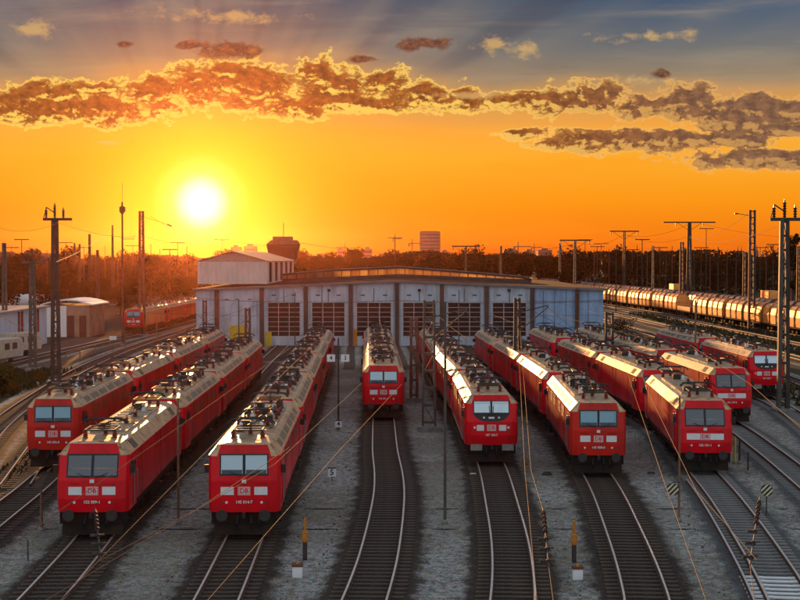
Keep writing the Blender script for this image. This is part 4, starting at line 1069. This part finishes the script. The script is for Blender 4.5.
# orange containers standing behind
def container(px, py0, py1, Y, wpx, label):
    p = P(px, py1, Y); h = (py1-py0)*Y/FPX; w_ = wpx*Y/FPX
    o = thing('shipping_container', label, 'container', (p.x, Y, p.z), 0, 'orange containers behind the wagons')
    MB().box(-w_/2, w_/2, 0, 6, 0, h).build('shell', M_wagon, o)
    for s in (-1,1): MB().box(s*w_/2-.08, s*w_/2+.08, -.08, -.003, -.3, h+.05).build('corner_post', M_wagonr, o)
    lg = MB()
    for s in (-1,1): lg.box(s*w_/2*.8-.2, s*w_/2*.8+.2, 1, 1.4, -p.z-.3, -.01)
    lg.build('support', M_frame, o)
container(677.5, 284, 293, 352, 7.5, 'small orange container standing up behind the wagons near the T-shaped mast')
container(774.5, 291, 303, 262, 11.5, 'larger orange container behind the wagons between the two right lattice masts')

# ------------------------------------------------------------------ distant city
M_far = mat('far_facade', (.20,.11,.08), .8, var=.15, scale=.02)
M_far2 = mat('far_facade_grey', (.26,.17,.13), .8, var=.15, scale=.02)
ot = P(430, 258, 1500)
tw = thing('office_tower', 'tall round-fronted office tower standing above the skyline beyond the depot', 'tower', (ot.x, 1500, 0))
tb = MB(); n = 24; hh = 38.5
tb.lathe(0, 0, [(10.9,0),(10.9,hh-1.0),(10.9,hh)], 28); tb.build('facade', M_far2, tw)
fl = MB()
for k_ in range(10): fl.lathe(0,0,[(11.0,3+k_*3.6),(11.0,4.2+k_*3.6)], 28)
fl.build('window_band', mat('far_window', (.07,.045,.05), .3), tw)
MB().lathe(0,0,[(10.2,hh),(10.2,hh+1.2)], 24).build('roof_parapet', M_far, tw)
def block(px0, px1, py, Y, label, rf=None):
    x0, x1 = (px0-400)/FPX*Y, (px1-400)/FPX*Y; h = CAMH-(py-258)/FPX*Y
    o = thing('apartment_block' if rf != 'church' else 'church', label, 'building', ((x0+x1)/2, Y, 0))
    w_ = x1-x0
    MB().box(-w_/2, w_/2, 0, 18, 0, h).build('wall', M_far2 if rt.random() < .5 else M_far, o)
    wn = MB(); nf = max(2, int(h/4))
    for q in range(nf): wn.box(-w_/2+1, w_/2-1, -.2, -.01, 2+q*(h-3)/nf, 3.5+q*(h-3)/nf)
    wn.build('window_band', mat('far_window', (.07,.045,.05), .3), o)
    MB().box(-w_/4, w_/5, 3, 12, h, h+2.2).build('roof_house', M_far, o)
for args in [(231,240,247,1500,'pale low block just right of the sun above the hall roof'),(244,256,246,1500,'wider of the two blocks above the hall roof below the sun'),
    (298,311,254,1300,'squat dark block beside the control tower'),(312,330,256,1300,'long low block on the skyline right of the control tower'),
    (337,343,249,1600,'left one of a pair of slim blocks above the skylight'),(345,360,252,1500,'stepped block between a pair of slim blocks'),(363,372,249,1600,'right one of a pair of slim blocks above the skylight'),
    (372,398,256,1300,'long low block left of the office tower'),(440,450,252,1500,'small block close to the right of the office tower'),(462,474,256,1500,'low block between office tower and the cranes'),
    (504,518,250,1700,'pale block left of a crane on the skyline'),(524,535,251,1700,'narrow pale block between two cranes on the skyline'),(538,552,250,1700,'broad pale block left of the domed church'),(576,588,254,1500,'low block right of the domed church'),
    (700,712,255,1400,'low pale block beyond the wood on the right'),(738,752,254,1400,'pale block behind the right lattice mast'),(630,640,256,1400,'small block beside a church tower on the right'),(0,14,255,900,'low hall at the left edge of the skyline'),(28,55,257,800,'long low hall behind the left masts')]:
    block(*args)
def spire(px, py, Y, wpx, label):
    x = (px-400)/FPX*Y; h = CAMH-(py-258)/FPX*Y; w_ = wpx*Y/FPX
    o = thing('church_tower', label, 'church tower', (x, Y, 0)); hb = h*.62
    MB().box(-w_/2,w_/2,0,w_,0,hb).build('tower', M_far, o)
    MB().lathe(0,w_/2,[(w_*.6,hb),(w_*.55,hb+(h-hb)*.25),(w_*.2,hb+(h-hb)*.5),(.15,h)], 8).build('spire', M_far, o)
for a in [(561,245,1900,6,'domed church tower on the middle skyline right of the pale blocks'),(617,244,1900,4,'slim church spire left of the T-shaped mast'),(652,245,1800,3,'left spire of a pair above the right wood'),(659,246,1800,3,'right spire of a pair above the right wood'),
    (738,246,1800,2.5,'left spire of a pair left of the tall lattice mast'),(741.5,246,1800,2.5,'right spire of a pair left of the tall lattice mast'),(757,245,1800,3,'church spire just right of the tall lattice mast'),(763,250,1800,3,'low turret right of the church spire by the lattice mast')]: spire(*a)
def crane(px, py, Y, arm, label):
    x = (px-400)/FPX*Y; h = CAMH-(py-258)/FPX*Y; o = thing('tower_crane', label, 'crane', (x,Y,0), 0, 'construction cranes on the skyline')
    MB().bar((0,0,0),(0,0,h),1.0).build('mast', M_far, o); MB().bar((-arm*.35,0,h-1.5),(arm,0,h-1.5),.8).build('jib', M_far, o); MB().box(-arm*.35,-arm*.22,-.8,.8,h-4.5,h-1.9).build('counterweight', M_far, o)
    MB().bar((0,0,h),(0,0,h+3),.7).build('peak', M_far, o)
crane(412,242,1400,10,'crane left of the office tower'); crane(395,237,1300,6,'slim crane at the middle of the skyline left of the office tower'); crane(518,245,1300,12,'crane with long jib above the pale blocks'); crane(534,246,1500,9,'shorter crane behind the pale blocks'); crane(345,246,1500,-10,'crane with jib pointing left above the depot skylight')

# ------------------------------------------------------------------ masts
def lattice(px, pbase, ptop, wb, wt, label, m_=None, head=None, Y=None, brace=True, name='catenary_mast', m2=None, ch=None):
    m_ = m_ or M_mast
    p = G(px, pbase) if Y is None else Vector(((px-400)/FPX*Y, Y, -.3))
    h = (P(px, ptop, p.y).z - p.z); o = thing(name, label, 'mast', (p.x, p.y, -.3), 0, None)
    MB().box(-wb*.8, wb*.8, -wb*.8, wb*.8, -.1, .35).build('foundation', M_conc, o)
    ch = ch or max(.11, wb*.31)
    for k_, s in enumerate((-1, 1)):
        b_ = MB(); xa, xb = s*(wb/2-ch/2), s*(wt/2-ch/2)
        b_.hexa([(xa-ch/2,-.2,.3),(xa+ch/2,-.2,.3),(xa+ch/2,.2,.3),(xa-ch/2,.2,.3)], [(xb-ch/2,-.14,h),(xb+ch/2,-.14,h),(xb+ch/2,.14,h),(xb-ch/2,.14,h)])
        b_.build('channel', m_ if (s > 0 or not m2) else m2, o)
    br = MB(); n = max(6, int(h/1.0))
    for k_ in range(n):
        z = .6+(h-.8)*k_/(n-1); ww = (wb+(wt-wb)*z/h)/2-ch*.9
        br.box(-ww, ww, -.11, .11, z-.09, z+.09)
        if brace and k_ < n-1:
            z2 = .6+(h-.8)*(k_+1)/(n-1); s = 1 if k_ % 2 else -1
            br.bar((-s*ww, -.1, z), (s*ww, -.1, z2), .05)
    br.build('bracing', m_, o)
    if head == 'insul':
        MB().box(-1.1, 1.6, -.1, .1, h-.15, h+.1).build('cross_arm', m_, o)
        for xx, hz, tl in ((-.8, 1.1, -.1), (0, 1.5, .0), (.8, 1.1, .1)):
            b_ = MB(); b_.lathe(xx, 0, [(.05,h+.1)]+sum([[(.16,h+.2+q*.2),(.07,h+.27+q*.2)] for q in range(int(hz/.25))], [])+[(.04,h+hz)], 7); b_.build('insulator', M_insd, o)
        MB().bar((-.8,0,h+1.1),(.1,0,h+.5),.09).build('strut', m_, o); MB().bar((-1.05,0,h+.1),(-.85,0,h+.8),.06).build('strut', m_, o)
    if head == 'tee':
        MB().box(-4.2*(1 if wb < 1.6 else 1.7), 4.2*(1 if wb < 1.6 else 1.7), -.12, .12, h-.25, h+.1).build('cross_arm', m_, o)
        for s in (-1, 1):
            MB().bar((s*.4,0,h-2.2),(s*3.2,0,h-.25),.1).build('strut', m_, o)
            MB().tube([(s*3.8,0,h-.2),(s*3.8,0,h-1.2)], .12, 6).build('insulator', M_insd, o)
    if head == 'side':
        MB().bar((-.1,0,h-1.0),(-2.3,0,h-.6),.09).build('bracket', m_, o); MB().tube([(-2.3,0,h-.6),(-2.9,0,h-.6)], .12, 6).build('insulator', M_insd, o)
    if head == 'sider':
        MB().bar((.1,0,h-.8),(4.5,0,h-2.2),.05).build('bracket', m_, o); MB().tube([(3.9,0,h-2.0),(4.6,0,h-2.3)], .13, 6).build('insulator', M_insd, o)
    if head == 'canti':      # catenary cantilever towards the right
        MB().tube([(.1,0,h-1.2),(2.6,0,h-.6)], .05, 6).build('cantilever', m_, o); MB().tube([(.1,0,h-2.8),(2.6,0,h-.7)], .05, 6).build('cantilever', m_, o)
        MB().lathe(.35,0,[(.05,h-1.15),(.13,h-1.1),(.13,h-.95),(.05,h-.9)],7).build('insulator', M_insd, o)
    return o
lattice(56, 384, 219, .95, .62, 'tall dark lattice mast with insulators on top near the left edge', head='insul')
lattice(33, 371, 262, .85, .6, 'shorter lattice mast just left of the tallest left mast, before the blue shed', head='insul', m_=M_mastg)
lattice(142, 336, 211, 1.1, .8, 'lattice mast glowing red under the sun, left of the depot', head='sider', m_=M_mastr)  # red glow under the sun is put into the mast colour
lattice(751.5, 330, 210, 1.25, 1.1, 'tall right lattice mast with small side bracket, beyond the sidings', head='side', m2=M_mastr)
lattice(783, 413, 219, .95, .7, 'tall lattice mast with insulators on top at the right edge, near the sidings', head='insul', m2=M_mastg)
lattice(689, 301, 222, 1.9, 1.0, 'T-shaped mast with wide cross arm in front of the right-hand wood', head='tee')
lattice(624, 299, 231, .9, .7, 'slender T-shaped mast in front of the wood right of the depot', head='tee')
lattice(5, 352, 243, .7, .5, 'thin lattice mast cut close to the left edge', m_=M_mastg)
lattice(429, 431, 300, 1.0, .8, 'pale open lattice mast standing left of the black-masked locomotive', m_=M_mastg, head='canti', ch=.15)
lattice(414, 402, 318, .75, .7, 'red-tinted lattice mast before the central depot pillar', m_=M_mastr)  # red flare tint is put into this mast's colour
lattice(248, 385, 308, .62, .55, 'reddish lattice mast right of the near left row, before the depot', m_=M_mastr)  # whole mast takes the reddish mast colour
lattice(517, 400, 298, .7, .55, 'dark lattice mast between the right-of-centre rows, before the depot', m_=M_mast, head='canti')
lattice(609, 384, 312, .85, .8, 'dark twin-post lattice mast at the right corner of the depot', m_=M_mast, head='canti', ch=.2)
lattice(205, 360, 300, .5, .5, 'thin red-lit lattice mast before the left end of the depot', m_=M_mastr)
lattice(681.5, 312, 242, 1.1, .9, 'lattice mast just left of the wide T-shaped mast', m_=M_mastr)
lattice(560, 300, 243, .9, .6, 'thin lattice mast behind the depot, left of the church dome', Y=420)
lattice(575, 300, 240, .9, .6, 'T-shaped mast behind the depot near the freight train tail', Y=380, head='tee')
lattice(744, 318, 252, .7, .6, 'rusty lattice mast just left of the tall right mast', m_=M_mastr)
lattice(798, 322, 246, .8, .6, 'lattice mast cut by the right edge', m_=M_mastr)
lattice(90, 310, 234, .9, .5, 'tapering lattice mast between the tallest left mast and the thin radio mast', m_=M_mast)
lattice(113, 305, 225, 1.0, .4, 'pointed lattice mast close to the left of the thin radio mast', m_=M_mast)
lattice(75, 300, 243, .8, .5, 'left one of two small distant lattice masts', m_=M_mast)
lattice(80, 305, 244, .8, .5, 'right one of two small distant lattice masts', m_=M_mast)
lattice(98, 320, 250, .7, .5, 'stubby lattice mast in the left sidings', m_=M_mast)
lattice(653, 305, 246, .7, .5, 'small lattice mast between the slender T-mast and the wide one', m_=M_mast)
lattice(501, 300, 246, .8, .5, 'small lattice mast over the right end of the skylight', Y=400)
lattice(466, 300, 246, .8, .5, 'small lattice mast behind the middle of the skylight', Y=420, head='tee')
def pole(px, pbase, ptop, r, label, m_=None, cap=None, Y=None, name='signal_pole'):
    p = G(px, pbase) if Y is None else Vector(((px-400)/FPX*Y, Y, -.3)); h = P(px, ptop, p.y).z+.3
    o = thing(name, label, 'pole', (p.x, p.y, -.3))
    MB().tube([(0,0,0),(0,0,h)], r, 8, r*.75).build('shaft', m_ or M_mastg, o)
    MB().lathe(0,0,[(r*2.4,-.02),(r*2.2,.12),(r*1.2,.2)], 10).build('base', M_conc, o)
    if cap == 'lamp':
        w_ = 1.3*max(1, p.y/250); MB().box(-w_, w_, -.25, .25, h, h+.22).build('lamp_head', M_mast, o)
    if cap == 'arm':
        MB().tube([(0,0,h-.1),(1.3,0,h+.25)], r*.6, 6).build('lamp_arm', M_mast, o); MB().box(1.1,1.9,-.15,.15,h+.18,h+.32).build('lamp_head', M_mast, o)
    if cap == 'radio':
        for zz, dx_ in ((h-1.2,.5),(h-5.0,1.6),(h-7.2,.4)):
            MB().tube([(0,0,zz),(dx_,0,zz),(dx_,0,zz+.5)], .05, 5).build('antenna', M_mast, o)
        MB().lathe(0,0,[(.15,h-1.6),(.4,h-1.3),(.4,h-.7),(.12,h-.5)], 8).build('aerial_drum', M_mast, o)
        MB().tube([(0,0,h),(0,0,h+2.6)], .03, 5).build('aerial_tip', M_mast, o)
    return o
pole(123, 345, 202, .16, 'tall thin radio mast with aerials between the lattice masts on the left', M_mastr, 'radio', name='radio_mast')
pole(445, 524, 302, .07, 'long slim pale pole standing on the gravel left of the black-masked locomotive')
pole(338.5, 430, 338, .07, 'thin dark pole carrying two white number plates right of the five-locomotive row', M_mast)
pole(178.5, 525, 398, .06, 'thin rusty pole beside the big left foreground locomotive', M_pole)
pole(157, 396, 322, .07, 'thin rusty pole rising between the two left rows', M_pole)
pole(695, 402, 300, .09, 'brown pole standing between the two right-hand locomotive rows', M_pole)
pole(239, 362, 300, .07, 'thin pole in front of the hall wall left of the brown gates', M_mast)
pole(295, 355, 292, .06, 'thin pole before the first brown gate', M_mast)
pole(577, 372, 288, .08, 'thin dark pole before the blue depot wall', M_mast)
pole(679, 522, 396, .055, 'thin rusty post with a striped disc left of the golden-edged locomotive', M_pole)
pole(322, 350, 285, .06, 'thin pole between the first and second brown gates', M_mast)
pole(459, 352, 290, .06, 'thin pole before the fifth brown gate', M_mast)
for a in [(22,262,240,330,'short lamp standard at the far left of the skyline'),(66,262,243,420,'lamp standard just right of the tallest left mast'),(178,275,243,500,'lamp standard below the sun'),
          (642,300,240,330,'lamp standard over the freight train, first from the depot'),(701,300,248,400,'lamp standard right of the wide T-shaped mast'),(706,300,229,420,'tall lamp standard behind the wide T-shaped mast'),(773,300,245,330,'lamp standard between the two tall right masts'),(395,300,238,500,'lamp standard above the centre of the skylight'),
          (597,300,247,450,'lamp standard right of the depot corner'),(585,300,240,500,'lamp standard above the tail of the freight train'),(736,305,252,300,'lamp standard left of the tall right mast'),(666,300,252,420,'low lamp standard left of the wide T-shaped mast'),(222,275,240,600,'small lamp standard above the hall roof')]:
    pole(a[0], 0, a[2], .13, a[4], M_mast, 'lamp', Y=a[3], name='lamp_post')

rm = random.Random(31)
cnt_ = 0
for (px, py, Y) in [(12,248,360),(30,247,520),(47,250,330),(84,248,380),(105,246,450),(118,252,300),(133,246,500),(151,244,380),(160,249,420),(170,250,320),(187,246,360),(594,250,330),(601,244,520),(609,249,400),(616,252,300),(632,250,450),(637,245,360),(647,252,320),(660,248,380),(672,246,420),(694,250,330),(710,252,380),(718,247,300),(727,250,420),(760,248,380),(766,252,300),(778,247,420),(790,250,350)]:
    kd = 'lamp' if cnt_ % 3 == 0 else 'bare'; lm = [l for l in LMK if l[0] <= px][-1][1]
    c_ = seen_t.get((lm, kd), 0); seen_t[(lm, kd)] = c_+1
    pole(px, 0, py, .11, f'{ORD[c_]}thin {"lamp-topped" if kd == "lamp" else "bare"} yard pole rightward of {lm}', M_mastr if (px < 200 or cnt_ % 2) else M_mast, 'lamp' if kd == 'lamp' else None, Y=Y, name='yard_pole'); cnt_ += 1
# ------------------------------------------------------------------ signs and trackside pieces
def plate_sign(px, pbase, pc, w_, h_, txt, label, post=True):
    p = G(px, pbase); zc = P(px, pc, p.y).z+.3; o = thing('number_sign', label, 'sign', (p.x, p.y, -.3))
    if post: MB().tube([(0,.03,0),(0,.03,zc+h_/2)], .025, 6).build('post', M_mast, o)
    MB().box(-w_/2,w_/2,-.02,.0,zc-h_/2,zc+h_/2).build('plate', M_white, o)
    MB().box(-w_/2,w_/2,-.03,.01,zc+h_/2+.002,zc+h_/2+.06).build('plate_cap', M_black, o)
    if txt:
        m_ = bpy.data.objects.new('digits', text_mesh(txt, h_*1.05, M_black, .008)); C.objects.link(m_); m_.parent = o; m_.location = (0,-.028,zc); m_.rotation_euler = (math.pi/2,0,0)
    return o
plate_sign(338.5, 431, 424, .46, .42, '4', 'small white plate with a black 4 at the foot of the thin pole')
plate_sign(332, 481, 472.5, .42, .42, '5', 'small white plate with a black 5 on the gravel walk beside the front pale-windowed locomotive')
pp = G(338.5, 430)
for dx_, tx, lb in ((-.5, '4', 'left of two white plates high on the thin dark pole'), (.47, '3', 'right of two white plates high on the thin dark pole')):
    o = thing('number_plate', lb, 'sign', (pp.x+dx_, pp.y-.1, 4.65)); MB().box(-.28,.28,-.02,0,-.25,.25).build('plate', M_white, o)
    MB().bar((-dx_*.1,.05,0),(-dx_,.05,0),.05).build('bracket', M_mast, o)
    q = bpy.data.objects.new('digits', text_mesh(tx, .42, M_steel, .004)); C.objects.link(q); q.parent = o; q.location = (0,-.03,0); q.rotation_euler = (math.pi/2,0,0)
plate_sign(113, 352, 338, .9, .5, None, 'blank white board beside the left sidings, before the hut')
def marker(px, pbase, label):
    p = G(px, pbase); o = thing('marker_post', label, 'marker post', (p.x,p.y,-.3), 0, 'orange marker posts in the foreground')
    MB().lathe(0,0,[(.09,0),(.09,.72)],10).build('post', M_mast, o); MB().lathe(0,0,[(.11,.721),(.12,.8),(.12,1.1),(.06,1.16),(.06,1.62),(.02,1.66)],10).build('cap', M_orange, o)
    MB().box(-.28,-.08,-.2,.1,.0,.06).build('footing', M_conc, o); MB().box(.14,.36,-.1,.2,.0,.06).build('footing', M_conc, o)
marker(305, 560, 'orange-topped marker post beside the pale-windowed locomotive track'); marker(574, 563, 'orange-topped marker post between the two right-of-centre tracks')
def wbox(px, pbase, m_, label):
    p = G(px, pbase); o = thing('signal_box', label, 'box', (p.x,p.y,-.3), 0, 'small white boxes in the foreground')
    MB().box(-.18,.18,-.15,.15,0,.40).build('housing', m_, o); MB().box(-.2,.2,-.17,.17,.402,.5).build('lid', M_mastr, o); MB().lathe(0,0,[(.06,.5),(.05,.58),(.02,.6)],8).build('knob', M_orange, o)
wbox(297.5, 577, M_white, 'white box with a dark red lid at the foot of the left marker post'); wbox(577.5, 579.5, M_white, 'pale blue-white box with a dark lid at the foot of the right marker post')
def disc(px, pc, Yb, label, post=True):
    p = G(px, Yb); zc = P(px, pc, p.y).z; o = thing('striped_disc', label, 'sign', (p.x, p.y-.12, zc), 0, 'striped disc signs')
    b_ = MB(); r = .28; b_.tube([(0,0,0),(0,.03,0)], r, 28); b_.build('disc', M_black, o)
    st = MB()
    for k_ in (-1, 0, 1):
        c = k_*.165; hw = .042
        for a_, e_ in ((c-hw, c+hw),):
            la = math.sqrt(max(0, (r*.97)**2-a_**2)); lb_ = math.sqrt(max(0, (r*.97)**2-e_**2)); q = math.sqrt(.5)
            def rot(u, v_): return ((u-v_)*q, -.004, (u+v_)*q)
            st.quad(rot(-la, a_), rot(la, a_), rot(lb_, e_), rot(-lb_, e_))
    st.build('stripes', mat('disc_cream', (.68,.64,.42), .5), o)
    if post: MB().tube([(0,.06,.1),(0,.06,-zc-.3)], .03, 6).build('post', M_mast, o)
disc(672, 489, 522, 'black disc with pale diagonal stripes hung left of the thin rusty post', False); disc(766, 490, 517, 'black disc with pale diagonal stripes on its own stub post at the right', True)
MB_ = thing('disc_bracket', 'short arm joining the striped disc to the thin rusty post', 'bracket', (G(679,522).x, G(679,522).y, 1.5)); MB().bar((-.3,-.06,0),(0,-.06,0),.04).build('arm', M_mast, MB_)
pole(41.5, 532, 491, .07, 'short brown stump post left of the big left locomotive', M_pole)
pole(735, 464, 437, .07, 'short yellow post right of the golden-edged locomotive', M_yellow); pole(739.5, 464, 439, .07, 'short dark post beside the yellow one', M_mast)
pole(748, 474, 452, .05, 'short black signal post on the gravel right of the golden-edged locomotive', M_black)
pole(28, 566, 540, .03, 'thin dark stake in the lower left gravel', M_mast)
def lump(px, py, s, m_, label):
    p = G(px, py); o = MB().hexa([(-s,-s*.7,0),(s,-s*.7,0),(s,s*.7,0),(-s,s*.7,0)], [(-s*.6,-s*.4,s*.7),(s*.6,-s*.4,s*.7),(s*.5,s*.5,s*.6),(-s*.5,s*.5,s*.6)]).build('stone', m_)
    o.location = (p.x,p.y,-.31); tag(o, label, 'stone')
lump(547, 475, .3, M_mast, 'dark lump on the gravel between the right-of-centre rows'); lump(651, 474, .22, M_mast, 'small dark lump left of the golden-edged locomotive'); lump(473, 476, .25, M_white, 'white flat lump in front of the black-masked locomotive'); lump(589.5, 517, .16, M_white, 'small white stone left of the right-of-centre rails'); lump(380, 492, .12, M_white, 'tiny white stone between the centre rails'); lump(782, 515, .14, M_ballastg, 'small grey stone near the lower right edge')  # the white flat lump stands in for a bright glare splash on the ground
for yy, lb in ((66.4,'farther of two thin dark strips crossing the gravel'),(61.4,'nearer of two thin dark strips crossing the gravel')):
    tag(MB().box(-22, 21, yy-.07, yy+.07, -.299, -.27).build('dark_strip', M_frame), lb, 'ground_strip')  # thin dark strips laid flat across the gravel
# crossing strip in front of the depot
tag(MB().box(-27, -8.8, 158.6, 159.3, -.29, -.13).build('concrete_kerb', M_conc), 'pale kerb strip crossing in front of the yellow depot door', 'kerb')
# low fence by the yard road
fe = thing('low_fence', 'low rusty railing along the yard road beside the left sidings', 'fence', (0,0,-.3))
fp = [G(66,362), G(80,357), G(95,352.5), G(110,349), G(125,346)]
for p in fp: MB().box(p.x-.06,p.x+.06,p.y-.06,p.y+.06,0,1.0).build('post', M_pole, fe)
for zz in (.5,.95):
    for a, b_ in zip(fp, fp[1:]): MB().bar((a.x,a.y,zz),(b_.x,b_.y,zz),.06).build('rail', M_pole, fe)

# ------------------------------------------------------------------ overhead wires
def wire(pts, r, label, m_=None, sag=0, name='overhead_wire'):
    pts = [Vector(p) for p in pts]; out = []
    for a, b_ in zip(pts, pts[1:]):
        n = 8
        for k_ in range(n): u = k_/n; out.append(a.lerp(b_, u) - Vector((0,0,sag*4*u*(1-u))))
    out.append(pts[-1])
    o = MB().tube(out, r*.58, 5).build(name, m_ or M_wire); return tag(o, label, 'wire')
Z = 6.0
wire([Wz(-30,574,Z), Wz(200,412,Z), Wz(290,348,Z)], .013, 'pale wire sweeping up from the left edge over the big left locomotive')
wire([Wz(30,632,Z), Wz(122,537,Z), Wz(285,372,Z), Wz(318,340,Z)], .015, 'bright wire running straight along the right side of the big left locomotive')
wire([Wz(62,600,Z-.1), Wz(98,562,Z), Wz(200,507.5,Z), Wz(290,447,Z)], .013, 'wire branching right from the lower left insulator string')
wire([Wz(180,632,Z), Wz(340,450,Z), Wz(402,384,Z)], .014, 'copper wire rising from the bottom past the orange marker post to the centre locomotive')
wire([Wz(-20,640,Z), Wz(200,508,Z), Wz(275,464,Z), Wz(362,383,Z)], .012, 'thin wire crossing the front of the pale-windowed locomotive')
wire([Wz(517,320,Z), Wz(525,470,Z), Wz(539,620,Z)], .013, 'left wire of the pair descending right of the black-masked locomotive')
wire([Wz(520,330,Z), Wz(531,470,Z), Wz(543,510,Z)], .013, 'right wire of the pair descending to the central insulator string')
wire([Wz(549,568,Z), Wz(556,620,Z)], .013, 'short wire leaving the bottom of the central insulator string')
wire([Wz(620,350,Z), Wz(632,387,Z), Wz(666,487,Z), Wz(715,625,Z)], .013, 'wire descending past the left striped disc to the bottom edge')
wire([Wz(640,368,Z), Wz(647,390,Z), Wz(696,490,Z), Wz(757,560,Z)], .012, 'wire passing in front of the golden-edged locomotive side')
wire([Wz(690,345,7), Wz(750,384,7), Wz(830,454,7)], .014, 'pale wire sloping down to the right edge past the masked locomotive')
wire([P(56,222,129), P(142,236,208), P(215,243,240)], .035, 'wire from the tallest left mast across the sun', M_wired, .6)
wire([P(150,216,208), P(196,236,230), P(300,247,300)], .04, 'wire from the red-lit mast down across the sun to the hall roof', M_wired, .4)
wire([P(0,240,150), P(56,258,129)], .03, 'wire from the left edge down to the tallest left mast', M_wired, .4)
wire([P(56,262,129), P(113,226,240)], .03, 'wire rising to the pointed lattice mast', M_wired, .6)
wire([P(300,243,300), P(460,252,400), P(575,244,380)], .07, 'sagging wire over the skyline behind the depot', M_wired, 1.2)
wire([P(575,242,380), P(624,235,380), P(689,224,380)], .06, 'wire joining the T-shaped masts', M_wired, 1.5)
wire([P(689,238,380), P(749,213,236)], .05, 'wire from the wide T-shaped mast up to the tall right mast', M_wired, 1.5)
wire([P(624,234,400), P(689,236,380), P(783,224,180)], .05, 'low wire from the slender T-mast to the right edge mast', M_wired, 2)
wire([P(703,224,380), P(840,238,300)], .05, 'wire from the wide cross arm toward the right edge', M_wired, 1.2)
wire([P(517,303,115), P(609,350,128), P(660,372,120)], .03, 'dark wire dropping in front of the blue depot wall', M_wired, 0)
wire([P(545,305,170), P(592,345,150), P(640,364,125)], .04, 'dark diagonal wire before the blue depot panels', M_wired, 0)
wire([P(460,308,100), P(510,345,90)], .02, 'thin wire before the last brown gates', M_wired)
wire([P(196,314,150), P(240,345,130)], .05, 'dark stay wire before the yellow depot door', M_wired)
wire([P(140,345,130), P(210,320,170), P(300,292,185)], .03, 'wire across the left end of the depot front', M_wire)
wire([P(0,316,140), P(48,342,110)], .04, 'dark stay wire before the pale blue shed', M_wired)
wire([P(117,476,60), P(205,482,60), P(300,484,62)], .010, 'thin orange cross wire beside the big left locomotive', M_wire, .05)
for k_, (yd, key) in enumerate(((None,'C'),(None,'D'),(None,'E'),(None,'F'),(None,'G'),(None,'B'),(None,'A'),(None,'H'))):
    pth = TR[key]; pts = [(p.x, p.y, 5.7) for p in pth if 100 < p.y < 186][::8]
    nm = {'C':'the five-locomotive row','D':'the centre row','E':'the black-masked row','F':'the right-of-centre row','G':'the golden-edged row','B':'the near left row','A':'the outermost left row','H':'the second row from the right'}[key]
    wire(pts, .02, 'contact wire over '+nm+' near the depot', M_wire, .0)
for q, (a_, b_) in enumerate([(P(0,262,300), P(190,266,300)), (P(0,270,260), P(186,276,260)), (P(590,262,380), P(810,256,380)), (P(600,275,300), P(810,270,300)), (P(610,296,220), P(810,306,180)), (P(606,318,150), P(810,352,120)), (P(20,300,200), P(200,294,200)), (P(0,228,160), P(56,224,129)), (P(196,298,180), P(400,300,186)), (P(400,300,186), P(606,300,180))]):
    wire([a_, b_], .035, ['upper thin wire across the left wood','lower thin wire across the left wood','upper thin wire across the right wood','lower thin wire across the right wood','wire over the right-hand sidings','wire sloping over the outer right locomotives','wire over the huts on the left','wire from the left edge to the top of the tallest left mast','wire along the left half of the depot front','wire along the right half of the depot front'][q], M_wired, .5)
# cross spans before the depot
for yy, z_, lb in ((125,8.0,'upper'),(125,6.7,'lower')):
    wire([(-24,yy,z_),(0,yy,z_-.3),(25,yy,z_)], .02, f'{lb} cross span wire stretched over all rows before the depot', M_wired, .15)
def insul(pa, pb, label):
    a, b_ = Vector(pa), Vector(pb); o = thing('insulator_string', label, 'insulator', a, 0, 'insulator strings hanging in the wires')
    d = (b_-a); L = d.length
    MB().tube([(0,0,0), d], .016, 6).build('rod', M_mast, o)
    rb2 = MB(); u = d.normalized()
    for k_ in range(10):
        p = u*(L*(.08+.36*k_/9)); rb2.tube([p, p+u*.02], .055 if k_ % 2 else .04, 8)
    rb2.build('ribbed_body', M_insd, o)
    for f_ in (.56,.72,.9):
        p = d*f_; c = MB(); c.bar(p+Vector((-.13,0,0)), p+Vector((.13,0,.02)), .03); c.tube([p+Vector((-.16,0,0)), p+Vector((-.06,0,0))], .035, 6); c.build('cross_horn', M_wire, o)
        c = MB(); c.tube([p, p+u*.08], .05, 7); c.build('clamp', M_mast, o)
insul(Wz(95,508,Z), Wz(101,560,Z-.35), 'insulator string with three cross horns hanging before the big left locomotive')
insul(Wz(543,508,Z), Wz(549,568,Z-.1), 'insulator string with three cross horns at the bottom centre right')
insul(Wz(760,497,Z), Wz(750,565,Z-.1), 'insulator string with cross horns over the pale sleepers at the lower right')
wire([Wz(750,565,Z-.1), Wz(757,620,Z)], .012, 'short wire below the right insulator string')

# ------------------------------------------------------------------ haze volume, added and tinted red to stand in for lens glow
hz = MB().box(-2600, 2600, -250, 2100, -1.5, 44).build('haze', M_white); hz['kind'] = 'stuff'
hm = bpy.data.materials.new('haze'); hm.use_nodes = True; k = NT(hm.node_tree); k.n.clear()
pv = k.n.new('ShaderNodeVolumePrincipled'); pv.inputs['Color'].default_value = (1,.36,.20,1); pv.inputs['Density'].default_value = .000025; pv.inputs['Anisotropy'].default_value = .93
om = k.n.new('ShaderNodeOutputMaterial'); k.l.new(pv.outputs[0], om.inputs['Volume']); hz.data.materials.clear(); hz.data.materials.append(hm)
